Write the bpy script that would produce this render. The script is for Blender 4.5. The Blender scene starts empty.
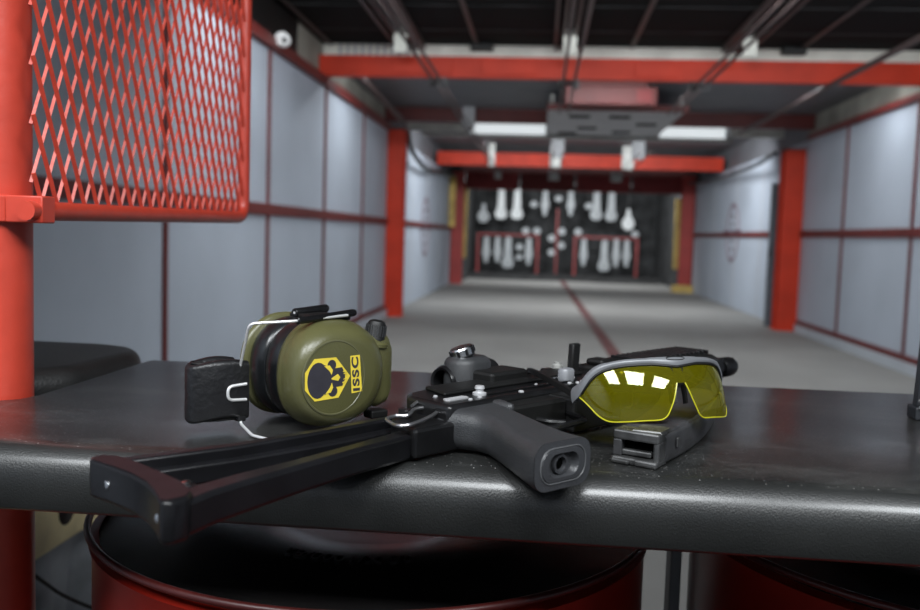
import bpy, bmesh, math, random
from mathutils import Vector, Matrix, Euler
random.seed(7)
S = bpy.context.scene
COL = S.collection
PI = math.pi
R = math.radians

# ------------------------------------------------------------------ camera
cam = bpy.data.cameras.new('camera')
cam.sensor_fit = 'HORIZONTAL'
cam.sensor_width = 36.0
cam.lens = 900.0 * 36.0 / 920.0
cam.clip_start = 0.02
cam.clip_end = 200
camo = bpy.data.objects.new('camera', cam)
COL.objects.link(camo)
camo.matrix_world = (Matrix.Translation((0, 0, 1.18)) @ Matrix.Rotation(R(5.053), 4, 'Z')
                     @ Matrix.Rotation(PI / 2 - R(4.4817), 4, 'X') @ Matrix.Rotation(R(1.8), 4, 'Z'))
cam.dof.use_dof = True
cam.dof.focus_distance = 0.78
cam.dof.aperture_fstop = 6.0
S.camera = camo

# ------------------------------------------------------------------ world, exposure
w = bpy.data.worlds.new('world')
S.world = w
w.use_nodes = True
w.node_tree.nodes['Background'].inputs[0].default_value = (0.75, 0.85, 1.0, 1)
w.node_tree.nodes['Background'].inputs[1].default_value = 0.085
S.view_settings.view_transform = 'Standard'
S.view_settings.look = 'None'
S.view_settings.gamma = 1
S.view_settings.exposure = 0.0
S.view_settings.use_curve_mapping = False
S.cycles.use_denoising = True
S.cycles.max_bounces = 8


def area(name, loc, rot, sx, sy, power, color=(1, 1, 1)):
    l = bpy.data.lights.new(name, 'AREA')
    l.shape = 'RECTANGLE'
    l.size, l.size_y = sx, sy
    l.energy = power
    l.color = color
    o = bpy.data.objects.new(name, l)
    COL.objects.link(o)
    o.location = loc
    o.rotation_euler = rot
    return o


COOL = (0.93, 0.97, 1.0)
# firing-point ceiling panels above and behind the camera
for i, x in enumerate((-1.13, 0.12, 1.37)):
    area('booth_ceiling_lamp', (x, -0.75, 2.75), (R(12), 0, 0), 0.80, 0.80, 60, COOL)
# range lamps hidden above the baffles
for x in (-1.2, 0.65, 2.5):
    area('range_lamp', (x, 5.6, 3.0), (R(38), 0, 0), 1.3, 0.3, 60, COOL)
for x in (-0.9, 0.65, 2.2):
    area('range_lamp', (x, 14.7, 2.93), (R(42), 0, 0), 1.0, 0.3, 72, COOL)
for x in (-1.3, 0.65, 2.6):
    area('range_lamp', (x, 9.4, 2.90), (R(15), 0, 0), 1.2, 0.25, 26, COOL)
for x in (-1.0, 0.65, 2.3):
    area('target_lamp', (x, 22.4, 2.75), (R(48), 0, 0), 1.2, 0.25, 66, COOL)

# ------------------------------------------------------------------ materials
MATS = {}


def mat(name, base, rough=0.5, metal=0.0, var=0.12, vscale=12.0, bump=0.0, bscale=200.0, spec=0.5,
        specks=None, coat=0.0):
    m = bpy.data.materials.new(name)
    m.use_nodes = True
    nt = m.node_tree
    b = nt.nodes['Principled BSDF']
    b.inputs['Roughness'].default_value = rough
    b.inputs['Metallic'].default_value = metal
    b.inputs['Specular IOR Level'].default_value = spec
    if coat:
        b.inputs['Coat Weight'].default_value = coat
        b.inputs['Coat Roughness'].default_value = 0.21
    tc = nt.nodes.new('ShaderNodeTexCoord')
    nz = nt.nodes.new('ShaderNodeTexNoise')
    nz.inputs['Scale'].default_value = vscale
    nz.inputs['Detail'].default_value = 4
    nt.links.new(tc.outputs['Object'], nz.inputs['Vector'])
    rp = nt.nodes.new('ShaderNodeValToRGB')
    rp.color_ramp.elements[0].position = 0.3
    rp.color_ramp.elements[1].position = 0.7
    lo = [max(0, c * (1 - var)) for c in base]
    hi = [min(1, c * (1 + var)) for c in base]
    rp.color_ramp.elements[0].color = (*lo, 1)
    rp.color_ramp.elements[1].color = (*hi, 1)
    nt.links.new(nz.outputs['Fac'], rp.inputs['Fac'])
    colout = rp.outputs['Color']
    if specks:
        scale, thr, scol = specks
        vo = nt.nodes.new('ShaderNodeTexVoronoi')
        vo.voronoi_dimensions = '2D'
        vo.inputs['Scale'].default_value = scale
        nt.links.new(tc.outputs['Object'], vo.inputs['Vector'])
        n2 = nt.nodes.new('ShaderNodeTexNoise')
        n2.inputs['Scale'].default_value = 9.0
        n2.inputs['Detail'].default_value = 6
        nt.links.new(tc.outputs['Object'], n2.inputs['Vector'])
        mr = nt.nodes.new('ShaderNodeMapRange')
        mr.inputs['From Min'].default_value = 0.45
        mr.inputs['From Max'].default_value = 0.75
        mr.inputs['To Min'].default_value = thr * 0.75
        mr.inputs['To Max'].default_value = thr * 1.35
        nt.links.new(n2.outputs['Fac'], mr.inputs['Value'])
        lt = nt.nodes.new('ShaderNodeMath')
        lt.operation = 'LESS_THAN'
        nt.links.new(vo.outputs['Distance'], lt.inputs[0])
        nt.links.new(mr.outputs['Result'], lt.inputs[1])
        mu = nt.nodes.new('ShaderNodeMath')
        mu.operation = 'MULTIPLY'
        ge = nt.nodes.new('ShaderNodeNewGeometry')
        sx = nt.nodes.new('ShaderNodeSeparateXYZ')
        nt.links.new(ge.outputs['True Normal'], sx.inputs[0])
        up = nt.nodes.new('ShaderNodeMath')
        up.operation = 'GREATER_THAN'
        up.inputs[1].default_value = 0.9
        nt.links.new(sx.outputs['Z'], up.inputs[0])
        nt.links.new(up.outputs[0], mu.inputs[1])
        nt.links.new(lt.outputs[0], mu.inputs[0])
        mx = nt.nodes.new('ShaderNodeMixRGB')
        mx.inputs['Color2'].default_value = (*scol, 1)
        nt.links.new(mu.outputs[0], mx.inputs['Fac'])
        nt.links.new(colout, mx.inputs['Color1'])
        colout = mx.outputs['Color']
        # dusty smears
        mp = nt.nodes.new('ShaderNodeMapping')
        mp.inputs['Scale'].default_value = (5, 11, 5)
        mp.inputs['Rotation'].default_value = (0, 0, 0.5)
        nt.links.new(tc.outputs['Object'], mp.inputs['Vector'])
        n4 = nt.nodes.new('ShaderNodeTexNoise')
        n4.inputs['Scale'].default_value = 1.0
        n4.inputs['Detail'].default_value = 9
        n4.inputs['Roughness'].default_value = 0.75
        nt.links.new(mp.outputs['Vector'], n4.inputs['Vector'])
        m2 = nt.nodes.new('ShaderNodeMapRange')
        m2.inputs['From Min'].default_value = 0.50
        m2.inputs['From Max'].default_value = 0.72
        m2.inputs['To Max'].default_value = 0.30
        nt.links.new(n4.outputs['Fac'], m2.inputs['Value'])
        mx3 = nt.nodes.new('ShaderNodeMixRGB')
        mx3.inputs['Color2'].default_value = (0.14, 0.137, 0.13, 1)
        mu2 = nt.nodes.new('ShaderNodeMath')
        mu2.operation = 'MULTIPLY'
        nt.links.new(m2.outputs['Result'], mu2.inputs[0])
        nt.links.new(up.outputs[0], mu2.inputs[1])
        nt.links.new(mu2.outputs[0], mx3.inputs['Fac'])
        nt.links.new(colout, mx3.inputs['Color1'])
        colout = mx3.outputs['Color']
    nt.links.new(colout, b.inputs['Base Color'])
    if bump:
        n3 = nt.nodes.new('ShaderNodeTexNoise')
        n3.inputs['Scale'].default_value = bscale
        n3.inputs['Detail'].default_value = 3
        nt.links.new(tc.outputs['Object'], n3.inputs['Vector'])
        bp = nt.nodes.new('ShaderNodeBump')
        bp.inputs['Strength'].default_value = bump
        bp.inputs['Distance'].default_value = 0.002
        nt.links.new(n3.outputs['Fac'], bp.inputs['Height'])
        nt.links.new(bp.outputs['Normal'], b.inputs['Normal'])
    MATS[name] = m
    return m


def emit(name, col, strength):
    m = bpy.data.materials.new(name)
    m.use_nodes = True
    b = m.node_tree.nodes['Principled BSDF']
    b.inputs['Base Color'].default_value = (0.8, 0.8, 0.8, 1)
    b.inputs['Emission Color'].default_value = (*col, 1)
    b.inputs['Emission Strength'].default_value = strength
    MATS[name] = m
    return m


mat('red_enamel', (0.49, 0.050, 0.028), 0.38, 0, 0.08, 30, 0.25, 60)
mat('red_range', (0.54, 0.040, 0.016), 0.5, 0, 0.15, 3, 0, 200, 0.25)
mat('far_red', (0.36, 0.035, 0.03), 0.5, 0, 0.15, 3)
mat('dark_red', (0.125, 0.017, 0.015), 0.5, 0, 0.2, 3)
mat('rim_dark', (0.05, 0.006, 0.005), 0.4, 0, 0.4, 8)
mat('drum_red', (0.17, 0.008, 0.004), 0.32, 0, 0.3, 6)
mat('wall_grey', (0.40, 0.445, 0.51), 0.55, 0, 0.06, 1.5)
mat('wall_far', (0.43, 0.46, 0.50), 0.55, 0, 0.06, 1.5)
mat('concrete_white', (0.80, 0.80, 0.73), 0.8, 0, 0.14, 4)
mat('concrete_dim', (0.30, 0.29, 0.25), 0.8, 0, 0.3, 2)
mat('floor', (0.225, 0.22, 0.208), 0.7, 0, 0.12, 0.9)
mat('floor_line', (0.12, 0.05, 0.048), 0.6, 0, 0.3, 2)
mat('ceiling_black', (0.0035, 0.0035, 0.004), 0.9, 0, 0.2, 5, 0, 200, 0.2)
mat('ceiling_grey', (0.15, 0.155, 0.17), 0.6, 0, 0.1, 2)
mat('rail_steel', (0.085, 0.06, 0.058), 0.5, 0.3, 0.15, 6)
mat('galv', (0.42, 0.42, 0.40), 0.45, 0.4, 0.2, 8)
mat('plate_grey', (0.48, 0.485, 0.50), 0.5, 0.1, 0.1, 4)
mat('black_metal', (0.006, 0.006, 0.0065), 0.30, 0.0, 0.25, 30, 0.08, 300, 0.4)
mat('black_dull', (0.006, 0.006, 0.006), 0.5, 0.0, 0.25, 30, 0, 200, 0.35)
mat('bench_vinyl', (0.0125, 0.013, 0.0125), 0.44, 0, 0.25, 14, 0.26, 700, 0.45, (115, 0.065, (0.17, 0.165, 0.16)), 0.6)
mat('bench_vinyl_far', (0.012, 0.012, 0.012), 0.5, 0, 0.3, 14, 0.3, 300)
mat('olive', (0.078, 0.076, 0.030), 0.34, 0, 0.06, 30, 0.08, 500)
mat('olive_disc', (0.090, 0.088, 0.044), 0.33, 0, 0.05, 30, 0.05, 500)
mat('cushion', (0.007, 0.008, 0.009), 0.28, 0, 0.2, 20, 0.12, 90)
mat('leatherette', (0.007, 0.007, 0.008), 0.42, 0, 0.25, 30, 0.5, 130)
mat('wire_steel', (0.75, 0.75, 0.75), 0.35, 0.5, 0.05, 20)
mat('bright_steel', (0.60, 0.61, 0.62), 0.25, 1.0, 0.1, 60)
mat('yellow_print', (0.72, 0.55, 0.05), 0.5, 0, 0.05, 90)
mat('print_black', (0.030, 0.028, 0.036), 0.5, 0, 0.1, 90)
mat('grip_plastic', (0.028, 0.029, 0.031), 0.43, 0, 0.12, 60, 0.3, 900)
mat('grip_cap', (0.032, 0.033, 0.036), 0.40, 0, 0.1, 60, 0.2, 700)
mat('stock_paint', (0.006, 0.006, 0.007), 0.32, 0.0, 0.3, 25, 0.05, 200, 0.3)
mat('stock_brown', (0.014, 0.007, 0.008), 0.5, 0.0, 0.3, 40, 0, 200, 0.25)
mat('grey_plastic', (0.20, 0.205, 0.22), 0.4, 0, 0.06, 60)
mat('brow_grey', (0.15, 0.155, 0.165), 0.38, 0.2, 0.06, 60)
mat('mag_metal', (0.10, 0.10, 0.10), 0.40, 0.75, 0.6, 45, 0.1, 120)
mat('mag_body', (0.040, 0.040, 0.042), 0.42, 0.2, 0.45, 45, 0.1, 120)
mat('scope_teal', (0.20, 0.23, 0.235), 0.35, 0.5, 0.2, 90)
mat('dark_hole', (0.002, 0.002, 0.002), 0.9, spec=0.0)
mat('loop_steel', (0.35, 0.35, 0.36), 0.3, 0.9, 0.1, 30)
mat('trap_dark', (0.026, 0.027, 0.028), 0.85, 0, 0.9, 3.0)
mat('trap_rubble', (0.025, 0.025, 0.025), 0.9, 0, 0.7, 5, 1.0, 15)
mat('target_white', (0.62, 0.64, 0.64), 0.5, 0, 0.1, 4)
mat('target_grey', (0.34, 0.36, 0.37), 0.5, 0, 0.15, 4)
mat('rack_red', (0.20, 0.025, 0.025), 0.55, 0, 0.25, 3)
mat('rod_dark', (0.05, 0.05, 0.05), 0.5, 0.3)
mat('timber', (0.80, 0.66, 0.36), 0.6, 0, 0.3, 7)
mat('timber_yellow', (0.52, 0.36, 0.10), 0.6, 0, 0.25, 5)
mat('absorber_black', (0.012, 0.012, 0.012), 0.85, 0, 0.2, 5)  # for the added sheet that soaks up light bouncing off the floor
mat('tarp', (0.22, 0.235, 0.25), 0.5, 0, 0.5, 6)
mat('white_plastic', (0.75, 0.75, 0.75), 0.4, 0, 0.03)
mat('drum_lid', (0.012, 0.011, 0.011), 0.22, 0, 0.3, 6, 0.05, 8)
mat('leg_grey', (0.16, 0.17, 0.18), 0.5, 0.2, 0.08, 5)
mat('emblem_pink', (0.28, 0.23, 0.27), 0.6, 0, 0.1)
mat('emblem_dark', (0.09, 0.045, 0.06), 0.6, 0, 0.1)
mat('door_grey', (0.11, 0.125, 0.145), 0.5)
mat('seam_grey', (0.085, 0.087, 0.09), 0.4)
mat('worn_steel', (0.50, 0.50, 0.51), 0.38, 0.35, 0.1, 60)
mat('post_dark', (0.020, 0.022, 0.026), 0.4, 0.2, 0.15, 10)
mat('lens_coating', (0.02, 0.02, 0.03), 0.1)
emit('tube_glow', (0.90, 0.97, 1.0), 0.72)

# yellow tinted lens: glossy tinted sheet
m = bpy.data.materials.new('yellow_lens')
m.use_nodes = True
nt = m.node_tree
nt.nodes.remove(nt.nodes['Principled BSDF'])
out = nt.nodes['Material Output']
tr = nt.nodes.new('ShaderNodeBsdfTransparent')
tr.inputs['Color'].default_value = (0.80, 0.70, 0.02, 1)
df = nt.nodes.new('ShaderNodeBsdfDiffuse')
df.inputs['Color'].default_value = (0.50, 0.46, 0.01, 1)
tl = nt.nodes.new('ShaderNodeBsdfTranslucent')
tl.inputs['Color'].default_value = (0.60, 0.55, 0.01, 1)
ad = nt.nodes.new('ShaderNodeMixShader')
ad.inputs[0].default_value = 0.5
nt.links.new(df.outputs[0], ad.inputs[1])
nt.links.new(tl.outputs[0], ad.inputs[2])
mx = nt.nodes.new('ShaderNodeMixShader')
mx.inputs[0].default_value = 0.20
nt.links.new(tr.outputs[0], mx.inputs[1])
nt.links.new(ad.outputs[0], mx.inputs[2])
gl = nt.nodes.new('ShaderNodeBsdfGlossy')
gl.inputs['Color'].default_value = (1.0, 0.98, 0.62, 1)
gl.inputs['Roughness'].default_value = 0.02
fr = nt.nodes.new('ShaderNodeFresnel')
fr.inputs['IOR'].default_value = 1.62
nzl = nt.nodes.new('ShaderNodeTexNoise')
nzl.inputs['Scale'].default_value = 40
mx2 = nt.nodes.new('ShaderNodeMixShader')
nt.links.new(fr.outputs[0], mx2.inputs[0])
nt.links.new(mx.outputs[0], mx2.inputs[1])
nt.links.new(gl.outputs[0], mx2.inputs[2])
nt.links.new(mx2.outputs[0], out.inputs['Surface'])
MATS['yellow_lens'] = m
mat('lens_edge', (0.38, 0.36, 0.015), 0.25, 0, 0.05)


# ------------------------------------------------------------------ mesh builder
class MB:
    def __init__(self):
        self.bm = bmesh.new()

    def _v(self, p):
        return self.bm.verts.new(p)

    def box(self, lo, hi, M=None):
        x0, y0, z0 = lo
        x1, y1, z1 = hi
        P = [(x0, y0, z0), (x1, y0, z0), (x1, y1, z0), (x0, y1, z0), (x0, y0, z1), (x1, y0, z1), (x1, y1, z1), (x0, y1, z1)]
        if M:
            P = [M @ Vector(p) for p in P]
        v = [self._v(p) for p in P]
        for f in ((3, 2, 1, 0), (4, 5, 6, 7), (0, 1, 5, 4), (1, 2, 6, 5), (2, 3, 7, 6), (3, 0, 4, 7)):
            self.bm.faces.new([v[i] for i in f])
        return self

    def loft(self, rings, cap=True, closed=True, loop=False):
        rr = [[self._v(p) for p in r] for r in rings]
        n = len(rr[0])
        m = len(rr)
        for i in range(m if loop else m - 1):
            a, b = rr[i], rr[(i + 1) % m]
            for j in range(n if closed else n - 1):
                k = (j + 1) % n
                try:
                    self.bm.faces.new((a[j], a[k], b[k], b[j]))
                except ValueError:
                    pass
        if cap and closed and not loop:
            self.bm.faces.new(list(reversed(rr[0])))
            self.bm.faces.new(rr[-1])
        return self

    def cyl(self, p0, p1, r0, r1=None, n=24, cap=True):
        r1 = r0 if r1 is None else r1
        p0, p1 = Vector(p0), Vector(p1)
        d = (p1 - p0).normalized()
        u = d.orthogonal().normalized()
        v = d.cross(u)
        ring = lambda p, r: [p + (u * math.cos(2 * PI * i / n) + v * math.sin(2 * PI * i / n)) * r for i in range(n)]
        return self.loft([ring(p0, r0), ring(p1, r1)], cap)

    def lathe(self, p0, axis, prof, n=32, cap=True):
        """prof: list of (distance along axis, radius)"""
        p0 = Vector(p0)
        d = Vector(axis).normalized()
        u = d.orthogonal().normalized()
        v = d.cross(u)
        rings = [[p0 + d * h + (u * math.cos(2 * PI * i / n) + v * math.sin(2 * PI * i / n)) * r for i in range(n)] for h, r in prof]
        return self.loft(rings, cap)

    def tube(self, pts, r, n=10, closed=False):
        pts = [Vector(p) for p in pts]
        N = len(pts)
        rings = []
        u = None
        for i, p in enumerate(pts):
            if closed:
                t = (pts[(i + 1) % N] - pts[i - 1]).normalized()
            else:
                t = (pts[min(i + 1, N - 1)] - pts[max(i - 1, 0)]).normalized()
            if u is None:
                u = t.orthogonal().normalized()
            else:
                u = (u - t * u.dot(t)).normalized()
            v = t.cross(u)
            rad = r[i] if isinstance(r, (list, tuple)) else r
            rings.append([p + (u * math.cos(2 * PI * k / n) + v * math.sin(2 * PI * k / n)) * rad for k in range(n)])
        return self.loft(rings, not closed, True, closed)

    def prism(self, poly, f0, f1):
        """poly of 2D points; f0, f1 map (a, b) -> 3D for both ends"""
        return self.loft([[f0(*p) for p in poly], [f1(*p) for p in poly]])

    def flat(self, pts):
        self.bm.faces.new([self._v(p) for p in pts])
        return self

    def build(self, name, material, parent=None, smooth=40, bevel=0.0, seg=2, solid=0.0, subsurf=0):
        bm = self.bm
        bmesh.ops.recalc_face_normals(bm, faces=bm.faces)
        if smooth:
            for f in bm.faces:
                f.smooth = True
            for e in bm.edges:
                if len(e.link_faces) == 2 and e.calc_face_angle(0) > R(smooth):
                    e.smooth = False
        me = bpy.data.meshes.new(name)
        bm.to_mesh(me)
        bm.free()
        me.materials.append(MATS[material])
        o = bpy.data.objects.new(name, me)
        COL.objects.link(o)
        if parent:
            o.parent = parent
        if solid:
            md = o.modifiers.new('solid', 'SOLIDIFY')
            md.thickness = solid
            md.offset = 0
        if bevel:
            md = o.modifiers.new('bevel', 'BEVEL')
            md.width = bevel
            md.segments = seg
            md.limit_method = 'ANGLE'
            md.angle_limit = R(35)
        if subsurf:
            md = o.modifiers.new('sub', 'SUBSURF')
            md.levels = md.render_levels = subsurf
        return o


def tag(o, label, cat, group=None, kind=None):
    o['label'] = label
    o['category'] = cat
    if group:
        o['group'] = group
    if kind:
        o['kind'] = kind
    return o


def thing(name, loc, label, cat, rotz=0.0, group=None):
    o = bpy.data.objects.new(name, None)
    COL.objects.link(o)
    o.empty_display_size = 0.05
    o.location = loc
    o.rotation_euler = (0, 0, rotz)
    return tag(o, label, cat, group)


def struct(o):
    o['kind'] = 'structure'
    return o


def bez(ctrl, n=8):
    """Catmull-Rom through the control points"""
    P = [Vector(c) for c in ctrl]
    P = [P[0] * 2 - P[1]] + P + [P[-1] * 2 - P[-2]]
    out = []
    for i in range(1, len(P) - 2):
        for k in range(n):
            t = k / n
            a, b, c, d = P[i - 1], P[i], P[i + 1], P[i + 2]
            out.append(0.5 * ((2 * b) + (c - a) * t + (2 * a - 5 * b + 4 * c - d) * t * t + (3 * b - a - 3 * c + d) * t ** 3))
    out.append(P[-2].copy())
    return out


def fillet_path(pts, rad, n=6):
    P = [Vector(p) for p in pts]
    out = [P[0]]
    for i in range(1, len(P) - 1):
        a, b, c = P[i - 1], P[i], P[i + 1]
        r = min(rad, (a - b).length * 0.45, (c - b).length * 0.45)
        p0 = b + (a - b).normalized() * r
        p1 = b + (c - b).normalized() * r
        for k in range(n + 1):
            t = k / n
            out.append(p0 * (1 - t) ** 2 + b * 2 * t * (1 - t) + p1 * t * t)
    out.append(P[-1])
    return out


def rrect(w, h, r, n=5):
    pts = []
    for cx, cy, a0 in ((w / 2 - r, h / 2 - r, 0), (-w / 2 + r, h / 2 - r, 90), (-w / 2 + r, -h / 2 + r, 180), (w / 2 - r, -h / 2 + r, 270)):
        for k in range(n + 1):
            a = R(a0 + 90 * k / n)
            pts.append((cx + r * math.cos(a), cy + r * math.sin(a)))
    return pts


# ================================================================== SETTING
XL, XR, WT = -2.18, 3.52, 2.58
YB = 27.0
struct(MB().box((XL - 0.5, -3, -0.1), (XR + 0.5, YB + 0.5, 0)).build('floor', 'floor', smooth=0))
struct(MB().box((XL - 0.15, -3, 0), (XL, 21.4, WT)).build('wall_left', 'wall_grey', smooth=0))
struct(MB().box((XR, -3, 0), (XR + 0.15, 21.4, WT)).build('wall_right', 'wall_grey', smooth=0))
struct(MB().box((XL - 0.2, -3, WT), (XL - 0.08, 8.1, 3.3)).build('wall_left_upper', 'black_dull', smooth=0))
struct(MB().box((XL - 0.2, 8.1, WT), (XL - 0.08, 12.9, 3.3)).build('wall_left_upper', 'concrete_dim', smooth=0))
struct(MB().box((XL - 0.2, 12.9, WT), (XL - 0.08, 21.4, 3.3)).build('wall_left_upper', 'ceiling_grey', smooth=0))
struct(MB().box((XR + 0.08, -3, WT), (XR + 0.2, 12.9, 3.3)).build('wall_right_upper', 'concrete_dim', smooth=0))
struct(MB().box((XR + 0.08, 12.9, WT), (XR + 0.2, 21.4, 3.3)).build('wall_right_upper', 'ceiling_grey', smooth=0))
struct(MB().box((XL, -3, 0), (XR, 1.9, 0.008)).build('floor_absorber', 'absorber_black', smooth=0))  # added dark sheet, out of view, keeps floor bounce from lighting under the bench
struct(MB().box((XL - 0.1, -3.2, 0), (XR + 0.1, -3.0, 3.2)).build('wall_booth', 'wall_far', smooth=0))
# ceilings: black acoustic ceiling over the firing points, grey baffles down range
cb = MB().box((XL - 0.08, 1.2, 3.05), (XR + 0.08, 9.05, 3.2))
struct(cb.build('ceiling', 'ceiling_black', smooth=0))
struct(MB().box((XL - 0.08, 9.2, 2.935), (XR + 0.08, 12.6, 3.05)).build('ceiling_baffle', 'ceiling_grey', smooth=0))
struct(MB().box((XL - 0.08, 12.9, 3.02), (XR + 0.08, 26.9, 3.15)).build('ceiling_downrange', 'ceiling_grey', smooth=0))
struct(MB().box((XL - 0.08, 9.06, 2.85), (XR + 0.08, 9.19, 3.2)).build('wall_fascia', 'concrete_white', smooth=0))


tn = [0]


def trim(lo, hi, material='dark_red'):
    tn[0] += 1
    return struct(MB().box(lo, hi).build('trim_%d' % tn[0], material, smooth=0, bevel=0.004, seg=1))


for k in range(11):
    trim((-2.1 + k * 0.075, 9.045, 2.91), (-2.065 + k * 0.075, 9.06, 3.05), 'plate_grey')
# ceiling seams across and along
for y in (7.50, 8.39):
    trim((XL, y - 0.015, 3.043), (XR, y + 0.015, 3.052), 'trap_dark')
for x in (-2.28 + 0.1, -0.71, 0.80, 2.385):
    trim((x - 0.02, 1.2, 3.035), (x + 0.02, 9.05, 3.05), 'rail_steel')
# wall battens
trim((XL, -3, 1.285), (XL + 0.03, 21.4, 1.375), 'dark_red')
trim((XR - 0.03, -3, 1.285), (XR, 21.4, 1.375), 'dark_red')
trim((XL - 0.08, -3, WT), (XL + 0.05, 12.5, WT + 0.09), 'dark_red')
trim((XR - 0.05, -3, WT), (XR + 0.08, 12.5, WT + 0.07), 'dark_red')
trim((XR - 0.03, -3, 0.10), (XR, 12.6, 0.16), 'dark_red')
trim((XL, -3, 0.10), (XL + 0.03, 12.6, 0.16), 'dark_red')
struct(MB().box((XR - 0.05, -3, 0), (XR, 12.6, 0.10)).build('baseboard_right', 'wall_far', smooth=0))
struct(MB().box((XL, -3, 0), (XL + 0.05, 12.6, 0.10)).build('baseboard_left', 'wall_far', smooth=0))
for y in (1.1, 3.1, 5.05, 7.0, 8.85, 10.76):
    trim((XL, y - 0.022, 0.16), (XL + 0.02, y + 0.022, WT), 'dark_red')
for y in (3.0, 5.0, 7.0, 8.98, 10.98):
    trim((XR - 0.02, y - 0.022, 0.16), (XR, y + 0.022, WT), 'dark_red')
for y in (15.0, 16.9, 19.0):
    trim((XL, y - 0.02, 0), (XL + 0.006, y + 0.02, WT), 'plate_grey')
    trim((XR - 0.006, y - 0.02, 0), (XR, y + 0.02, WT), 'plate_grey')
# painted line down the middle of the floor
fl = MB()
fl.flat([(0.80, 3.0, 0.003), (0.94, 3.0, 0.003), (0.645, 26.0, 0.003), (0.505, 26.0, 0.003)])
tn[0] += 1
struct(fl.build('trim_%d' % tn[0], 'floor_line', smooth=0))
# bullet trap chamber
struct(MB().box((XL - 0.1, YB, 0), (XR + 0.1, YB + 0.2, 3.1)).build('wall_back', 'trap_dark', smooth=0))
struct(MB().box((XL - 0.15, 21.7, 0), (XL + 0.18, YB, 3.0)).build('wall_left_trap', 'trap_dark', smooth=0))
struct(MB().box((XR - 0.18, 21.7, 0), (XR + 0.15, YB, 3.0)).build('wall_right_trap', 'trap_dark', smooth=0))
# rubber rubble bed at the foot of the trap
rb = MB()
rows = []
for j in range(7):
    row = []
    for i in range(61):
        t = i / 60
        x = XL + 0.2 + (XR - XL - 0.4) * t
        bow = 0.55 * math.sin(PI * ((t * 2) % 1.0)) * (1 if j < 3 else 0.6)
        y = 24.95 - bow + j * (0.9 + bow) / 6
        z = (0.0, 0.08, 0.11, 0.13, 0.14, 0.10, 0.0)[j] + (random.uniform(-.02, .02) if 0 < j < 6 else 0)
        row.append((x, y, z))
    rows.append(row)
rb.loft(rows, cap=False, closed=False)
tag(rb.build('rubber_granulate', 'trap_rubble', smooth=60), 'dark heap of rubber granulate along the foot of the bullet trap', 'granulate', kind='stuff')


# ------------------------------------------------------------------ steel columns and beams
def column(x0, x1, y, top, mname, label, foot=True):
    t = thing('steel_column', ((x0 + x1) / 2, y, 0), label, 'column', group='red columns along the range walls')
    h = (x1 - x0) / 2
    b = MB()
    b.box((-h, -0.13, 0.012), (h, -0.11, top))
    b.box((-h, 0.11, 0.012), (h, 0.13, top))
    b.box((-0.02, -0.11, 0.012), (0.02, 0.11, top))
    b.build('shaft', mname, t, smooth=0)
    MB().box((-h - 0.02, -0.16, 0), (h + 0.02, 0.16, 0.012)).build('base_plate', mname, t, smooth=0)
    MB().box((-h - 0.02, -0.16, top), (h + 0.02, 0.16, top + 0.02)).build('cap_plate', 'dark_red', t, smooth=0)
    return t


column(-2.178, -1.95, 12.62, 2.60, 'red_range', 'bright red steel column at the left wall, halfway down range')
column(3.25, 3.518, 12.8, 2.46, 'red_range', 'bright red steel column at the right wall, halfway down range')
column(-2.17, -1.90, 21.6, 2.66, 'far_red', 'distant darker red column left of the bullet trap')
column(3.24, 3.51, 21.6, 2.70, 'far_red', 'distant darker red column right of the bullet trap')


def beam(y, z0, z1, label, mname='red_range', x0=XL - 0.07, x1=XR + 0.07, dep=0.10):
    t = thing('steel_beam', ((x0 + x1) / 2, y, z0), label, 'beam', group='red beams across the range')
    h, H = (x1 - x0) / 2, z1 - z0
    b = MB()
    b.box((-h, -dep / 2, 0), (h, dep / 2, 0.015))
    b.box((-h, -dep / 2, H - 0.015), (h, dep / 2, H))
    b.box((-h, -dep / 2 + 0.01, 0.015), (h, -dep / 2 + 0.03, H - 0.015))
    b.build('girder', mname, t, smooth=0)
    return t


bm1 = beam(8.9, 2.70, 2.90, 'bright red beam across the range below the white fascia, nearest of the beams')
MB().box((-0.9 - 0.42, -0.062, 0.03), (-0.9 + 0.42 - 0.3, -0.05, 0.17)).build('splice_plate', 'red_range', bm1, smooth=0, bevel=0.004)
MB().box((0.15, -0.062, 0.03), (0.55, -0.05, 0.17)).build('splice_plate', 'red_range', bm1, smooth=0, bevel=0.004)
MB().box((-2.2, -0.062, 0.03), (-1.6, -0.05, 0.17)).build('splice_plate', 'red_range', bm1, smooth=0, bevel=0.004)
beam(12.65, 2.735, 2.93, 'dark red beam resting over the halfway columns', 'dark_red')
beam(18.3, 2.58, 2.84, 'second bright red beam, far down the range', 'red_range', -2.17, 3.5)
# sloped red deflector plates over the trap
for i in range(4):
    x0 = -1.9 + i * 1.33
    b = MB()
    b.box((-0.64, -0.02, -0.22), (0.64, 0.02, 0.22), Matrix.Rotation(R(-14), 4, 'X'))
    o = b.build('deflector_plate', 'rack_red' if i != 1 else 'dark_red', smooth=0, bevel=0.006)
    o.location = (x0 + 0.65, 21.9, 2.50)
    tag(o, 'dull red tilted steel plate above the bullet trap, ' + ('leftmost of four', 'second of four from left', 'third of four from left', 'rightmost of four')[i], 'plate', 'deflector plates above the trap')

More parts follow.
